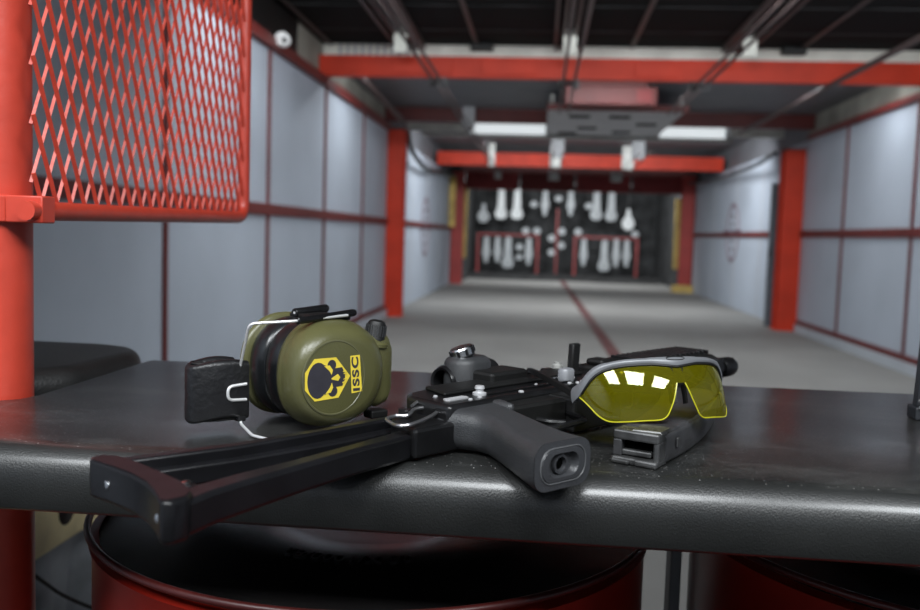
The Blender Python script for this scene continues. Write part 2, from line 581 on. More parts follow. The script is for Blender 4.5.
# ------------------------------------------------------------------ lamps down range
def tube_lamp(x0, x1, label):
    t = thing('fluorescent_lamp', ((x0 + x1) / 2, 13.6, 2.69), label, 'lamp', group='fluorescent lamps under the ceiling')
    h = (x1 - x0) / 2
    MB().box((-h, 0.02, 0.0), (h, 0.12, 0.22)).build('housing', 'white_plastic', t, smooth=0)
    MB().box((-h + 0.01, 0.0, 0.01), (h - 0.01, 0.02, 0.20)).build('diffuser', 'tube_glow', t, smooth=0)
    MB().box((-h * 0.6 - 0.02, 0.05, 0.22), (-h * 0.6 + 0.02, 0.09, 0.33)).build('hanger', 'galv', t, smooth=0)
    MB().box((h * 0.6 - 0.02, 0.05, 0.22), (h * 0.6 + 0.02, 0.09, 0.33)).build('hanger', 'galv', t, smooth=0)


tube_lamp(-1.12, 0.0, 'long white fluorescent lamp left of the hanging grey plate')
tube_lamp(1.66, 2.62, 'white fluorescent lamp right of the hanging grey plate')

trim((-2.1, 13.6, 2.72), (-1.16, 13.64, 3.02), 'concrete_white')
trim((2.68, 13.6, 2.72), (3.45, 13.64, 3.02), 'concrete_white')
# grey plate hung below the baffle, with slots, and the red box above it
t = thing('hanging_plate', (0.86, 12.4, 2.70), 'large grey perforated plate hung level below the ceiling, mid range', 'plate')
pb = MB()
pb.box((-0.85, -1.55, 0), (0.76, 1.15, 0.03))
pb.build('sheet', 'plate_grey', t, smooth=0)
for (x, y) in ((-0.45, -0.9), (0.05, -0.9), (0.45, -0.2), (-0.3, 0.3), (0.2, 0.7), (-0.55, 0.95)):
    MB().box((x - 0.13, y - 0.12, -0.004), (x + 0.13, y + 0.12, 0.0)).build('slot', 'dark_hole', t, smooth=0)
for x in (-0.8, 0.73):
    MB().box((x - 0.02, -1.4, 0.03), (x + 0.02, -1.36, 0.19)).build('hanger', 'galv', t, smooth=0)
    MB().box((x - 0.02, 1.05, 0.03), (x + 0.02, 1.09, 0.32)).build('hanger', 'galv', t, smooth=0)
MB().box((-0.86, -1.6, -0.02), (0.79, -1.55, 0.05)).build('edge_strip', 'dark_red', t, smooth=0)
t = thing('ceiling_box', (0.70, 10.3, 2.66), 'red steel box hung under the grey baffle above the hanging plate', 'box')
MB().box((-0.5, -0.12, 0), (0.5, 0.12, 0.2)).build('housing', 'dark_red', t, smooth=0, bevel=0.01)
MB().box((-0.25, -0.13, 0.03), (0.05, -0.12, 0.17)).build('panel', 'dark_red', t, smooth=0)
MB().box((0.28, -0.13, 0.03), (0.44, -0.12, 0.17)).build('panel', 'rack_red', t, smooth=0)
MB().box((-0.4, -0.05, 0.2), (0.4, 0.05, 0.275)).build('mount', 'dark_red', t, smooth=0)


# ------------------------------------------------------------------ target carrier rails
def carrier_track(xs, rx, label, last):
    """xs: guide strips on the ceiling; rx: the two running rails hung below beam height"""
    x = sum(rx) / len(rx)
    t = thing('carrier_track', (x, 8, 2.98), label, 'rail', group='target carrier rails under the ceiling')
    for q in xs:
        MB().box((q - x - 0.014, -5.0, 0.02), (q - x + 0.014, 1.0, 0.07)).build('guide_strip', 'rail_steel', t, smooth=0)
    for q in rx:
        MB().tube([(q - x, -5.0, -0.32), (q - x, 3.0 if last > 3 else last, -0.33), (q - x, last, -0.345)], 0.014, 8).build('rail', 'rail_steel', t)
    m = sum(xs) / len(xs) - x
    MB().box((m - 0.06, 0.35, -0.14), (m + 0.06, 0.40, 0.07)).build('bracket', 'concrete_white', t, smooth=0)
    MB().box((min(rx) - x - 0.05, 0.86, -0.36), (min(rx) - x + 0.02, 0.94, -0.28)).build('bracket', 'black_dull', t, smooth=0)
    MB().box((max(rx) - x - 0.02, 0.86, -0.36), (max(rx) - x + 0.05, 0.94, -0.28)).build('bracket', 'post_dark', t, smooth=0)
    MB().box((min(rx) - x - 0.02, -4.0, -0.335), (max(rx) - x + 0.02, -3.95, 0.07)).build('hanger', 'rail_steel', t, smooth=0)
    if last > 5:
        hangers(t, min(rx) - x, max(rx) - x)
    return t


def hangers(t, a, b):
    MB().box((a - 0.05, 4.45, -0.34), (b + 0.05, 4.55, -0.05)).build('bracket', 'plate_grey', t, smooth=0)
    MB().box((a + 0.03, 8.3, -0.38), (b - 0.03, 8.36, 0.04)).build('bracket', 'post_dark', t, smooth=0)
    MB().box((a - 0.03, 10.2, -0.41), (b + 0.03, 10.26, 0.04)).build('bracket', 'galv', t, smooth=0)
    MB().box((a - 0.04, 12.9, -0.49), (b + 0.04, 12.98, -0.3)).build('end_block', 'galv', t, smooth=0)


def far_track(xs, label):
    x = sum(xs) / len(xs)
    t = thing('carrier_track', (x, 8, 2.98), label, 'rail', group='target carrier rails under the ceiling')
    for q in xs:
        MB().tube([(q - x, 7.0, -0.37), (q - x, 10.3, -0.40), (q - x, 13, -0.43)], 0.012, 6).build('rail', 'rail_steel', t)
    MB().box((min(xs) - x - 0.03, 8.3, -0.38), (max(xs) - x + 0.03, 8.36, 0.04)).build('bracket', 'post_dark', t, smooth=0)
    MB().box((min(xs) - x - 0.03, 10.2, -0.41), (max(xs) - x + 0.03, 10.26, 0.04)).build('bracket', 'galv', t, smooth=0)
    MB().box((min(xs) - x - 0.04, 12.9, -0.49), (max(xs) - x + 0.04, 12.98, -0.3)).build('end_block', 'galv', t, smooth=0)


carrier_track((-1.50, -1.42, -1.31, -1.23), (-1.10, -1.03), 'long set of dark target carrier rails left of centre under the ceiling', 12.9)
carrier_track((0.06, 0.13, 0.24, 0.32), (0.145, 0.25), 'set of dark target carrier rails running to the hanging grey plate', 2.75)
carrier_track((1.66, 1.73, 1.82, 1.90), (1.40, 1.48), 'set of dark target carrier rails right of centre near the black ceiling', 2.75)
far_track((0.13, 0.30), 'distant pair of target carrier rails in the middle beyond the hanging plate')
far_track((1.55, 1.72), 'distant pair of target carrier rails right of centre beyond the hanging plate')
for i, (x, lab) in enumerate(((-0.66, 'small black box hung on the white fascia left of the middle rails'), (2.32, 'small black box hung on the white fascia right of the rails'))):
    t = thing('sensor_box', (x, 8.98, 2.985), lab, 'box', group='black boxes on the fascia')
    MB().box((-0.11, -0.05, 0), (0.11, 0.05, 0.065)).build('case', 'black_dull', t, smooth=0, bevel=0.005)

# wall-side pipes and cables
tag(MB().tube([(2.6, 2.0, 2.66), (2.6, 12.5, 2.66)], 0.026, 8).build('ceiling_pipe', 'rail_steel'), 'dark pipe running down range under the ceiling near the right wall', 'pipe')
tag(MB().tube([(-1.95, 9.3, 2.80), (-1.95, 12.4, 2.70)], 0.035, 8).build('ceiling_pipe', 'rail_steel'), 'dark pipe under the grey baffle near the left wall', 'pipe')
tag(MB().tube([(-1.9, 14.0, 2.72), (2.8, 14.0, 2.71)], 0.035, 8).build('cross_pipe', 'galv'), 'pale grey pipe crossing the range behind the fluorescent lamps', 'pipe')
tag(MB().tube(bez([(-1.95, 12.8, 2.62), (-2.0, 13.6, 2.42), (-2.05, 15.5, 2.30), (-2.05, 18.3, 2.42), (-2.0, 20.4, 2.5)], 6), 0.035, 8).build('cable', 'black_dull'), 'thick black cable sagging along the left wall past the column', 'cable')
tag(MB().tube(bez([(3.2, 13.0, 2.45), (3.3, 15, 2.40), (3.35, 18.3, 2.42), (3.3, 21, 2.5)], 6), 0.03, 8).build('cable', 'black_dull'), 'black cable along the right wall past the column', 'cable')
t = thing('security_camera', (-2.1, 7.1, 2.67), 'small white camera with dark lens at the top of the left wall', 'camera')
MB().lathe((0, 0.06, 0.0), (0, -1, 0), [(0, 0.02), (0.01, 0.05), (0.05, 0.06), (0.1, 0.058), (0.11, 0.05)], 16).build('housing', 'white_plastic', t)
MB().cyl((0.028, -0.048, -0.012), (0.033, -0.058, -0.014), 0.022, 0.018, 12).build('lens', 'dark_hole', t)
MB().box((-0.08, 0.02, -0.02), (-0.02, 0.06, 0.02)).build('bracket', 'white_plastic', t)

# reticle signs on the walls: ring with tick marks
for side, x, y, z, lab in (('l', XL, 16.75, 1.30, 'round faded target reticle painted on the left wall past the column'), ('r', XR, 17.15, 1.37, 'round faded target reticle painted on the right wall past the column')):
    t = thing('wall_reticle', (x, y, z), lab, 'sign', group='painted reticles on the range walls')
    s = 1 if side == 'l' else -1
    n = 40
    ring = MB()
    ring.loft([[(s * d, r * math.cos(2 * PI * i / n), r * math.sin(2 * PI * i / n)) for i in range(n)] for d, r in ((0.0, 0.47), (0.012, 0.47), (0.012, 0.56), (0.0, 0.56))], cap=False)
    ring.build('ring', 'emblem_pink', t)
    for k in (-0.50, -0.3, -0.15, 0.15, 0.3, 0.50):
        MB().box((0, -0.05, k - 0.03), (s * 0.02, 0.05, k + 0.03)).build('tick_mark', 'emblem_dark', t, smooth=0)
        MB().box((0, k * 1.3 - 0.06, -0.045), (s * 0.034, k * 1.3 + 0.06, 0.045)).build('tick_mark', 'emblem_dark', t, smooth=0)

t = thing('door_strip', (3.36, 13.3, 0), 'dark grey upright panel edge behind the right halfway column', 'panel')
MB().box((-0.12, -0.03, 0), (0.15, 0.03, 2.05)).build('leaf', 'door_grey', t, smooth=0, bevel=0.01)
MB().box((-0.12, -0.05, 1.0), (-0.10, -0.03, 1.1)).build('handle', 'black_dull', t, smooth=0)

for x, y, z0, z1, lab in ((-2.1, 20.9, 1.35, 2.55, 'yellow timber post fixed in front of the far left column'), (-1.93, 22.2, 0.6, 2.45, 'yellow timber post beside the trap behind the far left column'), (3.27, 22.3, 0.5, 2.2, 'yellow timber post beside the trap behind the far right column')):
    tag(MB().box((x - 0.07, y - 0.05, z0), (x + 0.07, y + 0.05, z1)).build('timber_post', 'timber_yellow', smooth=0), lab, 'post', 'yellow timber posts near the trap')
tag(MB().box((3.05, 21.1, 0), (3.5, 21.4, 0.16)).build('timber_block', 'timber_yellow', smooth=0), 'yellow timber block lying at the foot of the far right column', 'block')

trim((-2.0, 25.95, 2.655), (3.34, 26.05, 2.74), 'rod_dark')
trim((-2.0, 21.85, 2.70), (3.34, 21.95, 3.02), 'dark_red')
# ------------------------------------------------------------------ reactive steel targets
def prof_target(t, prof, mname, z0, z1):
    H = z1 - z0
    poly = [(x, z0 + H * h) for h, x in prof] + [(-x, z0 + H * h) for h, x in reversed(prof)]
    MB().prism(poly, lambda a, b: (a, -0.012, b), lambda a, b: (a, 0.012, b)).build('plate', mname, t, smooth=0, bevel=0.004, seg=1)


PIN = [(0.0, 0.06), (0.03, 0.125), (0.10, 0.165), (0.18, 0.17), (0.26, 0.15), (0.33, 0.115), (0.45, 0.105), (0.8, 0.092), (0.95, 0.085), (1.0, 0.05)]
BOT = [(0.0, 0.05), (0.08, 0.06), (0.2, 0.065), (0.3, 0.11), (0.42, 0.115), (0.55, 0.095), (0.75, 0.075), (0.95, 0.07), (1.0, 0.05)]
DROP = [(0.0, 0.05), (0.06, 0.11), (0.2, 0.165), (0.36, 0.175), (0.5, 0.14), (0.6, 0.09), (0.75, 0.06), (0.95, 0.05), (1.0, 0.03)]
DISC = [(0.5 - 0.5 * math.cos(a), 0.105 * math.sin(a) + 0.001) for a in [PI * k / 12 for k in range(13)]]
TY = 26.0


def target(x, z0, z1, prof, mname, shape, label, group, hang=2.62):
    t = thing(shape, (x, TY - (0.042 if z0 < 1.3 and hang else 0.0), 0), label, 'target', group=group)
    prof_target(t, prof, mname, z0, z1)
    if hang and hang > z1:
        MB().cyl((0, 0.0, z1 - 0.03), (0, 0.0, hang), 0.012, n=6).build('rod', 'rod_dark', t)
    return t


UP, LO = 'steel targets hung in the upper row', 'steel targets hung in the lower racks'
U = [(-1.70, 1.55, 2.09, DROP, 'target_grey', 'steel_drop_target', 'grey drop shaped steel target hung at the far left of the upper row'),
     (-1.20, 1.66, 2.55, PIN, 'target_white', 'steel_pin_target', 'first tall white pin shaped target from the left in the upper row'),
     (-0.745, 1.67, 2.56, PIN, 'target_white', 'steel_pin_target', 'second tall white pin shaped target from the left in the upper row'),
     (-0.265, 2.02, 2.20, DISC, 'target_grey', 'steel_disc_target', 'small grey disc on a rod left of the left bottle target, upper row'),
     (0.052, 1.79, 2.55, BOT, 'target_grey', 'steel_bottle_target', 'left of the two pale bottle shaped targets in the upper row'),
     (0.43, 2.20, 2.37, DISC, 'target_grey', 'steel_disc_target', 'small grey disc on a rod between the two upper bottle targets'),
     (0.78, 1.81, 2.57, BOT, 'target_grey', 'steel_bottle_target', 'right of the two pale bottle shaped targets in the upper row'),
     (1.29, 2.01, 2.19, DISC, 'target_grey', 'steel_disc_target', 'small grey disc on a rod left of the right pair of upper pins'),
     (1.51, 1.71, 2.62, PIN, 'target_grey', 'steel_pin_target', 'third tall pin shaped target from the left in the upper row'),
     (1.93, 1.69, 2.57, PIN, 'target_grey', 'steel_pin_target', 'fourth and rightmost tall pin shaped target in the upper row'),
     (2.42, 1.45, 2.05, DROP, 'target_white', 'steel_drop_target', 'large white drop shaped target hung low at the far right of the upper row')]
for a in U:
    target(*a, UP, 2.66)
L_ = [(-1.585, 0.40, 1.14, BOT, 'target_grey', 'steel_bottle_target', 'leftmost pale bottle shaped target inside the left red rack', 1.19),
      (-1.26, 0.41, 1.145, BOT, 'target_grey', 'steel_bottle_target', 'second pale bottle shaped target from the left inside the left red rack', 1.19),
      (-0.96, 0.26, 1.155, PIN, 'target_grey', 'steel_pin_target', 'pale pin shaped target inside the left red rack', 1.19),
      (-0.635, 0.78, 0.97, DISC, 'target_grey', 'steel_disc_target', 'small grey disc inside the left red rack', 1.19),
      (-0.63, 0.50, 0.66, DISC, 'target_grey', 'steel_disc_target', 'lower small grey disc inside the left red rack', 0.80),
      (-0.365, 0.375, 1.14, BOT, 'target_grey', 'steel_bottle_target', 'rightmost pale bottle shaped target inside the left red rack', 1.19),
      (1.20, 0.40, 1.16, BOT, 'target_grey', 'steel_bottle_target', 'leftmost pale bottle shaped target inside the right red rack', 1.20),
      (1.785, 0.26, 1.145, PIN, 'target_grey', 'steel_pin_target', 'pale pin shaped target inside the right red rack', 1.20),
      (2.115, 0.395, 1.19, BOT, 'target_grey', 'steel_bottle_target', 'middle bottle shaped target right of the pin in the right red rack', 1.20),
      (2.41, 0.41, 1.165, BOT, 'target_grey', 'steel_bottle_target', 'rightmost bottle shaped target inside the right red rack', 1.20)]
for a in L_:
    target(*a[:7], LO, a[7])
for x, z0, z1, lab in ((-0.47, 1.245, 1.44, 'grey disc standing on the left red rack, left one of its pair'),
                       (-0.15, 1.245, 1.445, 'grey disc standing on the left red rack, at its right end'),
                       (1.02, 1.255, 1.46, 'grey disc standing on the left end of the right red rack'),
                       (2.63, 1.255, 1.43, 'grey disc standing on the right end of the right red rack')):
    t = target(x, z0, z1, DISC, 'target_grey', 'steel_disc_target', lab, 'discs on top of the racks', None)
for x0, x1, lab in ((-1.83, -0.12, 'left dark red target rack in front of the trap'), (0.945, 2.695, 'right dark red target rack in front of the trap')):
    t = thing('target_rack', ((x0 + x1) / 2, TY, 0), lab, 'rack', group='red target racks')
    h = (x1 - x0) / 2
    MB().box((-h, -0.03, 1.185), (h, 0.03, 1.245)).build('crossbar', 'rack_red', t, smooth=0)
    for s in (-1, 1):
        MB().box((s * h - 0.04, -0.03, 0), (s * h + 0.04, 0.03, 1.245)).build('leg', 'rack_red', t, smooth=0)
t = thing('plate_tree', (0.42, TY, 0), 'dark red plate tree standing between the two target racks', 'target')
MB().box((-0.03, -0.03, 0), (0.03, 0.03, 2.0)).build('post', 'rack_red', t, smooth=0)
for x, z in ((-0.15, 1.155), (0.14, 1.355), (0.14, 0.957), (-0.14, 0.747)):
    b = MB()
    b.prism([(x + 0.1 * math.cos(2 * PI * k / 20), z + 0.1 * math.sin(2 * PI * k / 20)) for k in range(20)], lambda a, c: (a, -0.045, c), lambda a, c: (a, -0.03, c))
    b.build('paddle', 'target_grey', t)

# ================================================================== FIRING POINT
# bench: black vinyl pad with a rounded front lip; the left end steps back beside the post
t = thing('shooting_bench', (0.2, 0.9, 0), 'long black vinyl covered shooting bench holding the gear', 'bench')
def inset(poly, d):
    n = len(poly)
    out = []
    for i in range(n):
        p, q, r_ = (Vector(poly[k % n]) for k in (i - 1, i, i + 1))
        e1, e2 = (q - p).normalized(), (r_ - q).normalized()
        n1, n2 = Vector((-e1.y, e1.x)), Vector((-e2.y, e2.x))
        b = (n1 + n2).normalized()
        out.append(tuple(q + b * (d / max(0.3, b.dot(n1)))))
    return out


def pad_slab(poly, z0, z1, r, cx, cy, name, m, parent, r_low=0.003, sharp_back=False):
    """poly counter-clockwise; big upper rounding, small lower rounding"""
    P = [Vector((x, y, 0)) for x, y in poly]
    P = fillet_path(P + [P[0]], 0.02, 4)[:-1]
    # drop doubles
    Q = [(p.x, p.y) for k, p in enumerate(P) if (p - P[k - 1]).length > 1e-5]
    prof = [(r_low, z0), (0, z0 + r_low)]
    for k in range(11):
        a = PI / 2 * k / 10
        prof.append((r * (1 - math.cos(a)), z1 - r + r * math.sin(a)))
    rings = []
    for d, z in prof:
        q = [(x, max(y, yo - 0.004) if yo > 1.1 and xo < 9 else y) for (x, y), (xo, yo) in zip(inset(Q, d), Q)] if sharp_back else inset(Q, d)
        rings.append([(x - cx, y - cy, z) for x, y in q])
    return MB().loft(rings).build(name, m, parent, smooth=60)


def bench_ring(x, yf, yb):
    z0, z1, r = 0.947, 1.0, 0.026
    P = [(yf + 0.003, z0), (yf, z0 + 0.003)]
    P += [(yf + r * (1 - math.cos(a)), z1 - r + r * math.sin(a)) for a in [PI / 2 * k / 12 for k in range(13)]]
    P += [(yb - 0.006, z1), (yb - 0.002, z1 - 0.002), (yb, z1 - 0.006), (yb, z0)]
    return [(x - 0.2, y - 0.9, z) for y, z in P]


MB().loft([bench_ring(*a) for a in ((-2.0, 0.681, 0.825), (-0.60, 0.676, 0.828), (-0.545, 0.6755, 0.842), (-0.520, 0.675, 0.864), (-0.5135, 0.675, 0.885),
                                   (-0.5125, 0.675, 1.150), (-0.510, 0.675, 1.156), (0.5, 0.669, 1.159), (2.0, 0.663, 1.163))]).build('bench_top', 'bench_vinyl', t, smooth=50)
MB().box((-0.030, 0.18, 0), (-0.017, 0.22, 0.947)).build('leg', 'leg_grey', t, smooth=0, bevel=0.002)
MB().box((1.2, 0.18, 0), (1.24, 0.22, 0.947)).build('leg', 'leg_grey', t, smooth=0, bevel=0.002)
MB().box((-0.65, 0.18, 0.915), (1.3, 0.22, 0.947)).build('rail', 'black_dull', t, smooth=0)
# neighbour bench
b2 = [(-1.9, 0.95), (-0.60, 0.95), (-0.545, 1.02), (-0.538, 1.17), (-0.56, 1.225), (-0.62, 1.25), (-1.9, 1.255)]
t = thing('shooting_bench', (-1.2, 1.1, 0), 'black bench with rounded corner in the next lane behind the red post', 'bench')
pad_slab(b2, 0.962, 1.008, 0.024, -1.2, 1.1, 'bench_top', 'bench_vinyl_far', t)
MB().box((-0.65, -0.1, 0.0), (-0.6, 0.1, 0.962)).build('leg', 'black_dull', t, smooth=0)
tb = thing('timber_rail', (-0.86, 1.5, 0), 'pale knotty timber seen under the bench beside the red post', 'timber')
MB().box((-0.04, -0.5, 0.60), (0.02, 0.25, 0.80)).build('plank', 'timber', tb, smooth=0, bevel=0.006)
for y, z in ((0.03, 0.66), (0.15, 0.72)):
    MB().lathe((0.02, y, z), (1, 0, 0), [(0, 0.028), (0.0015, 0.026), (0.0016, 0.012), (0.0022, 0.011)], 16).build('knot', 'stock_brown', tb)
MB().box((-0.03, -0.48, 0), (0.01, -0.40, 0.60)).build('leg', 'timber', tb, smooth=0)
sh = MB()
rows = []
for j in range(14):
    z = 0.60 * (1 - j / 13)
    rows.append([(-0.945 + 0.018 * math.sin(i * 0.9 + j * 0.25) + 0.01 * math.sin(i * 2.3), 0.95 + i * 0.045, z) for i in range(28)])
sh.loft(rows, cap=False, closed=False)
tag(sh.build('tarpaulin', 'tarp', solid=0.004), 'dark grey tarpaulin hanging in folds below the timber', 'tarpaulin')
tag(MB().tube(bez([(-0.80, 1.30, 0.655), (-0.76, 1.32, 0.61), (-0.72, 1.34, 0.575), (-0.60, 1.4, 0.50)], 6), 0.003, 8).build('cable', 'black_dull'), 'thin black cable under the bench beside the red post', 'cable')


# drums
def drum(cx, cy, label, text):
    t = thing('oil_drum', (cx, cy, 0), label, 'drum', group='red drums under the bench')
    r = 0.313
    prof = [(0.0, r), (0.02, r), (0.03, r - 0.008), (0.28, r - 0.008), (0.292, r), (0.305, r), (0.317, r - 0.008), (0.56, r - 0.008), (0.572, r), (0.585, r), (0.597, r - 0.008), (0.84, r - 0.008), (0.855, r - 0.004), (0.858, r - 0.015)]
    MB().lathe((0, 0, 0), (0, 0, 1), prof, 96, cap=False).build('body', 'drum_red', t)
    MB().lathe((0, 0, 0), (0, 0, 1), [(0.854, 0.001), (0.854, 0.10), (0.859, 0.115), (0.859, 0.19), (0.854, 0.21), (0.854, r - 0.014)], 96, cap=False).build('lid', 'drum_lid', t)
    MB().tube([((r - 0.004) * math.cos(a), (r - 0.004) * math.sin(a), 0.868) for a in [2 * PI * k / 96 for k in range(96)]], 0.0038, 10, True).build('rim', 'rim_dark', t)
    if text:
        cu = bpy.data.curves.new('embossing', 'FONT')
        cu.body = text
        cu.size = 0.024
        cu.extrude = 0.0018
        cu.align_x = 'CENTER'
        tmp = bpy.data.objects.new('tmp_text', cu)
        COL.objects.link(tmp)
        dg = bpy.context.evaluated_depsgraph_get()
        me = bpy.data.meshes.new_from_object(tmp.evaluated_get(dg))
        bpy.data.objects.remove(tmp)
        me.materials.clear()
        me.materials.append(MATS['drum_lid'])
        o = bpy.data.objects.new('embossing', me)
        COL.objects.link(o)
        o.parent = t
        for v in me.vertices:   # lettering reads from the far side of the drum
            x, y = -v.co.x, -v.co.y
            a = -PI / 2 + x / 0.165
            v.co = ((0.165 - (y + 0.01)) * math.cos(a), (0.165 - (y + 0.01)) * math.sin(a), 0.8595 + v.co.z)
    return t


drum(-0.179, 1.008, 'red oil drum with black lid under the bench, at left', '28 X/1000/82')
drum(0.4945, 1.045, 'red oil drum with black lid under the bench, at right', None)

# ------------------------------------------------------------------ red post with expanded metal divider
t = thing('lane_divider', (-0.5595, 0.885, 0), 'red lane divider of round post and expanded metal panel, at left', 'divider')
MB().cyl((0, 0, 0), (0, 0, 2.6), 0.0335, n=40).build('post', 'red_enamel', t)
cl = MB()
cl.lathe((0, 0, 0.298 + 0.88), (0, 0, 1), [(0, 0.0335), (0, 0.040), (0.027, 0.040), (0.027, 0.0335)], 40, cap=False)
cl.box((0.028, -0.032, 0.298 + 0.88), (0.067, -0.008, 0.298 + 0.907))
clo = cl.build('clamp', 'red_enamel', t, bevel=0.0015)
MB().lathe((0.055, -0.032, 1.191), (0, -1, 0), [(0, 0.0078), (0.006, 0.0078), (0.008, 0.006)], 6).build('bolt', 'red_enamel', clo, smooth=20)
zx0, zx1 = 1.190, 1.197
px, y0, y1 = 0.057, -0.045, 0.60
pathp = fillet_path([(px, y0, zx0), (px, y1, zx1), (px, y1 + 0.0, 2.1), (px, y0, 2.1)], 0.03, 8)
MB().tube(pathp, 0.0098, 14).build('frame_tube', 'red_enamel', t)
em = MB()
SW, LW = 0.0285, 0.057
# strands: two crossing families clipped to the panel, each a twisted ribbon
def clip_strand(c, s):
    # line y = c + s*z*(SW/LW); clip to rectangle in y and z
    k = s * SW / LW
    pts = []
    zlo, zhi = zx0 + 0.004, 1.75
    ylo, yhi = y0 + 0.012, y1 - 0.004
    za = [(ylo - c) / k + zlo, (yhi - c) / k + zlo]
    a, b_ = max(zlo, min(za)), min(zhi, max(za))
    if b_ - a < 0.01:
        return None
    return a, b_, k, zlo


nst = int((0.6 + 0.6) / SW) + 14
for s in (1, -1):
    for i in range(-14, nst + 12):
        c = y0 + i * SW + (0.0 if s == 1 else 0.0)
        r_ = clip_strand(c, s)
        if not r_:
            continue
        a, b_, k, zlo = r_
        pa = Vector((px, c + k * (a - zlo), a))
        pb_ = Vector((px, c + k * (b_ - zlo), b_))
        d = (pb_ - pa).normalized()
        side = Vector((1, 0, 0)).cross(d).normalized()
        if s == -1:
            wv = (Vector((1, 0, 0)) * 0.85 - side * 0.52).normalized() * 0.0022
            o0 = Vector((0.0016, 0, 0))
        else:
            wv = (Vector((1, 0, 0)) * 0.90 - side * 0.44).normalized() * 0.0016
            o0 = Vector((-0.0012, 0, 0))
        tv = d.cross(wv).normalized() * 0.0007
        ring = lambda p: [p + o0 + wv + tv, p + o0 - wv + tv, p + o0 - wv - tv, p + o0 + wv - tv]
        em.loft([ring(pa), ring(pb_)])
em.build('expanded_mesh', 'red_enamel', t, smooth=0)

# small post at right edge of the bench
t = thing('divider_post', (0.4035, 0.985, 1.0), 'dark grey upright post standing on the bench at the right edge', 'post')
MB().box((-0.006, -0.012, 0.0), (0.03, 0.012, 0.014)).build('foot', 'post_dark', t, smooth=0, bevel=0.002)
MB().loft([[(-0.003, -0.006, 0.014), (0.012, -0.006, 0.014), (0.012, 0.006, 0.014), (-0.003, 0.006, 0.014)],
           [(0.016, -0.006, 0.45), (0.030, -0.006, 0.45), (0.030, 0.006, 0.45), (0.016, 0.006, 0.45)]]).build('upright', 'post_dark', t, smooth=0, bevel=0.001)
MB().tube(bez([(-0.004, -0.0125, 0.021), (-0.001, -0.014, 0.024), (0.001, -0.014, 0.020), (-0.003, -0.014, 0.014), (0.003, -0.013, 0.013)], 4), 0.0012, 6).build('hook', 'bright_steel', t)

# ================================================================== GEAR ON THE BENCH
# ---------------------------------------------------------------- rifle: x = towards the muzzle, y = rifle's upper side, z = up
FV = Vector((0.61237565, 0.79056693))
t = thing('rifle', (-0.245, 0.52, 1.0), 'black rifle lying on its side with folding stock towards the viewer', 'rifle', math.atan2(FV.y, FV.x))
hz = lambda z: (lambda a, b: (a, b, z))
# butt plate
pl = [(0.004, 0.062), (0.000, 0.055), (0.0025, 0.03), (0.0035, 0.005), (0.001, -0.018), (-0.005, -0.040), (-0.012, -0.0585), (-0.008, -0.0625), (0.004, -0.061), (0.012, -0.052), (0.017, -0.030), (0.0185, 0.0), (0.019, 0.03), (0.017, 0.054), (0.011, 0.062)]
bpt = MB().prism(pl, hz(0.001), hz(0.0265)).build('butt_plate', 'stock_paint', t, smooth=50, bevel=0.003, seg=3)
bpi = MB().prism([(x * 0.94 + 0.0009, y * 0.94) for x, y in pl], hz(0.0262), hz(0.0268)).build('edge_band', 'stock_brown', bpt, smooth=0)
for y in (0.035, -0.048):
    x = 0.0022 if y > 0 else -0.0076
    MB().lathe((x + 0.001, y, 0.013), (-1, 0.0 if y > 0 else -0.15, 0), [(0, 0.0032), (0.0015, 0.003), (0.002, 0.002)], 14).build('screw', 'bright_steel', bpt)


def bar(sections, z0s, z1s, name, m, bev=0.003):
    """sections: list of (a, u_low, u_high)"""
    rings = []
    for (a, u0, u1), z0, z1 in zip(sections, z0s, z1s):
        rings.append([(a, u0, z0), (a, u1, z0), (a, u1, z1), (a, u0, z1)])
    return MB().loft(rings).build(name, m, t, smooth=30, bevel=bev, seg=3)


near = [(0.004, -0.0575, -0.036), (0.03, -0.0475, -0.028), (0.06, -0.040, -0.021), (0.113, -0.028, -0.012), (0.17, -0.018, -0.003), (0.24, -0.010, 0.010)]
bar(near, [0.001] * 6, [0.0225, 0.0225, 0.022, 0.021, 0.021, 0.021], 'stock_arm', 'stock_paint')
far = [(0.012, 0.044, 0.056), (0.10, 0.033, 0.045), (0.18, 0.033, 0.043), (0.275, 0.030, 0.040)]
bar(far, [0.002] * 4, [0.0245, 0.024, 0.024, 0.026], 'stock_arm', 'stock_paint', 0.002)
bar([(0.012, 0.037, 0.046), (0.10, 0.027, 0.036), (0.18, 0.024, 0.035), (0.275, 0.022, 0.032)], [0.002] * 4, [0.0165, 0.016, 0.016, 0.018], 'stock_web', 'stock_paint', 0.002)
bar([(0.15, -0.014, 0.034), (0.20, -0.010, 0.032), (0.275, -0.006, 0.03)], [0.003] * 3, [0.0085, 0.0085, 0.009], 'stock_web', 'stock_paint', 0.001)
# small screw seen inside the stock frame
MB().lathe((0.045, 0.012, 0.009), (0, 0, 1), [(0, 0.004), (0.003, 0.004), (0.004, 0.0025)], 12).build('screw', 'bright_steel', t)
MB().box((0.017, 0.006, 0.003), (0.052, 0.018, 0.010)).build('lug', 'black_metal', t, smooth=0, bevel=0.001)
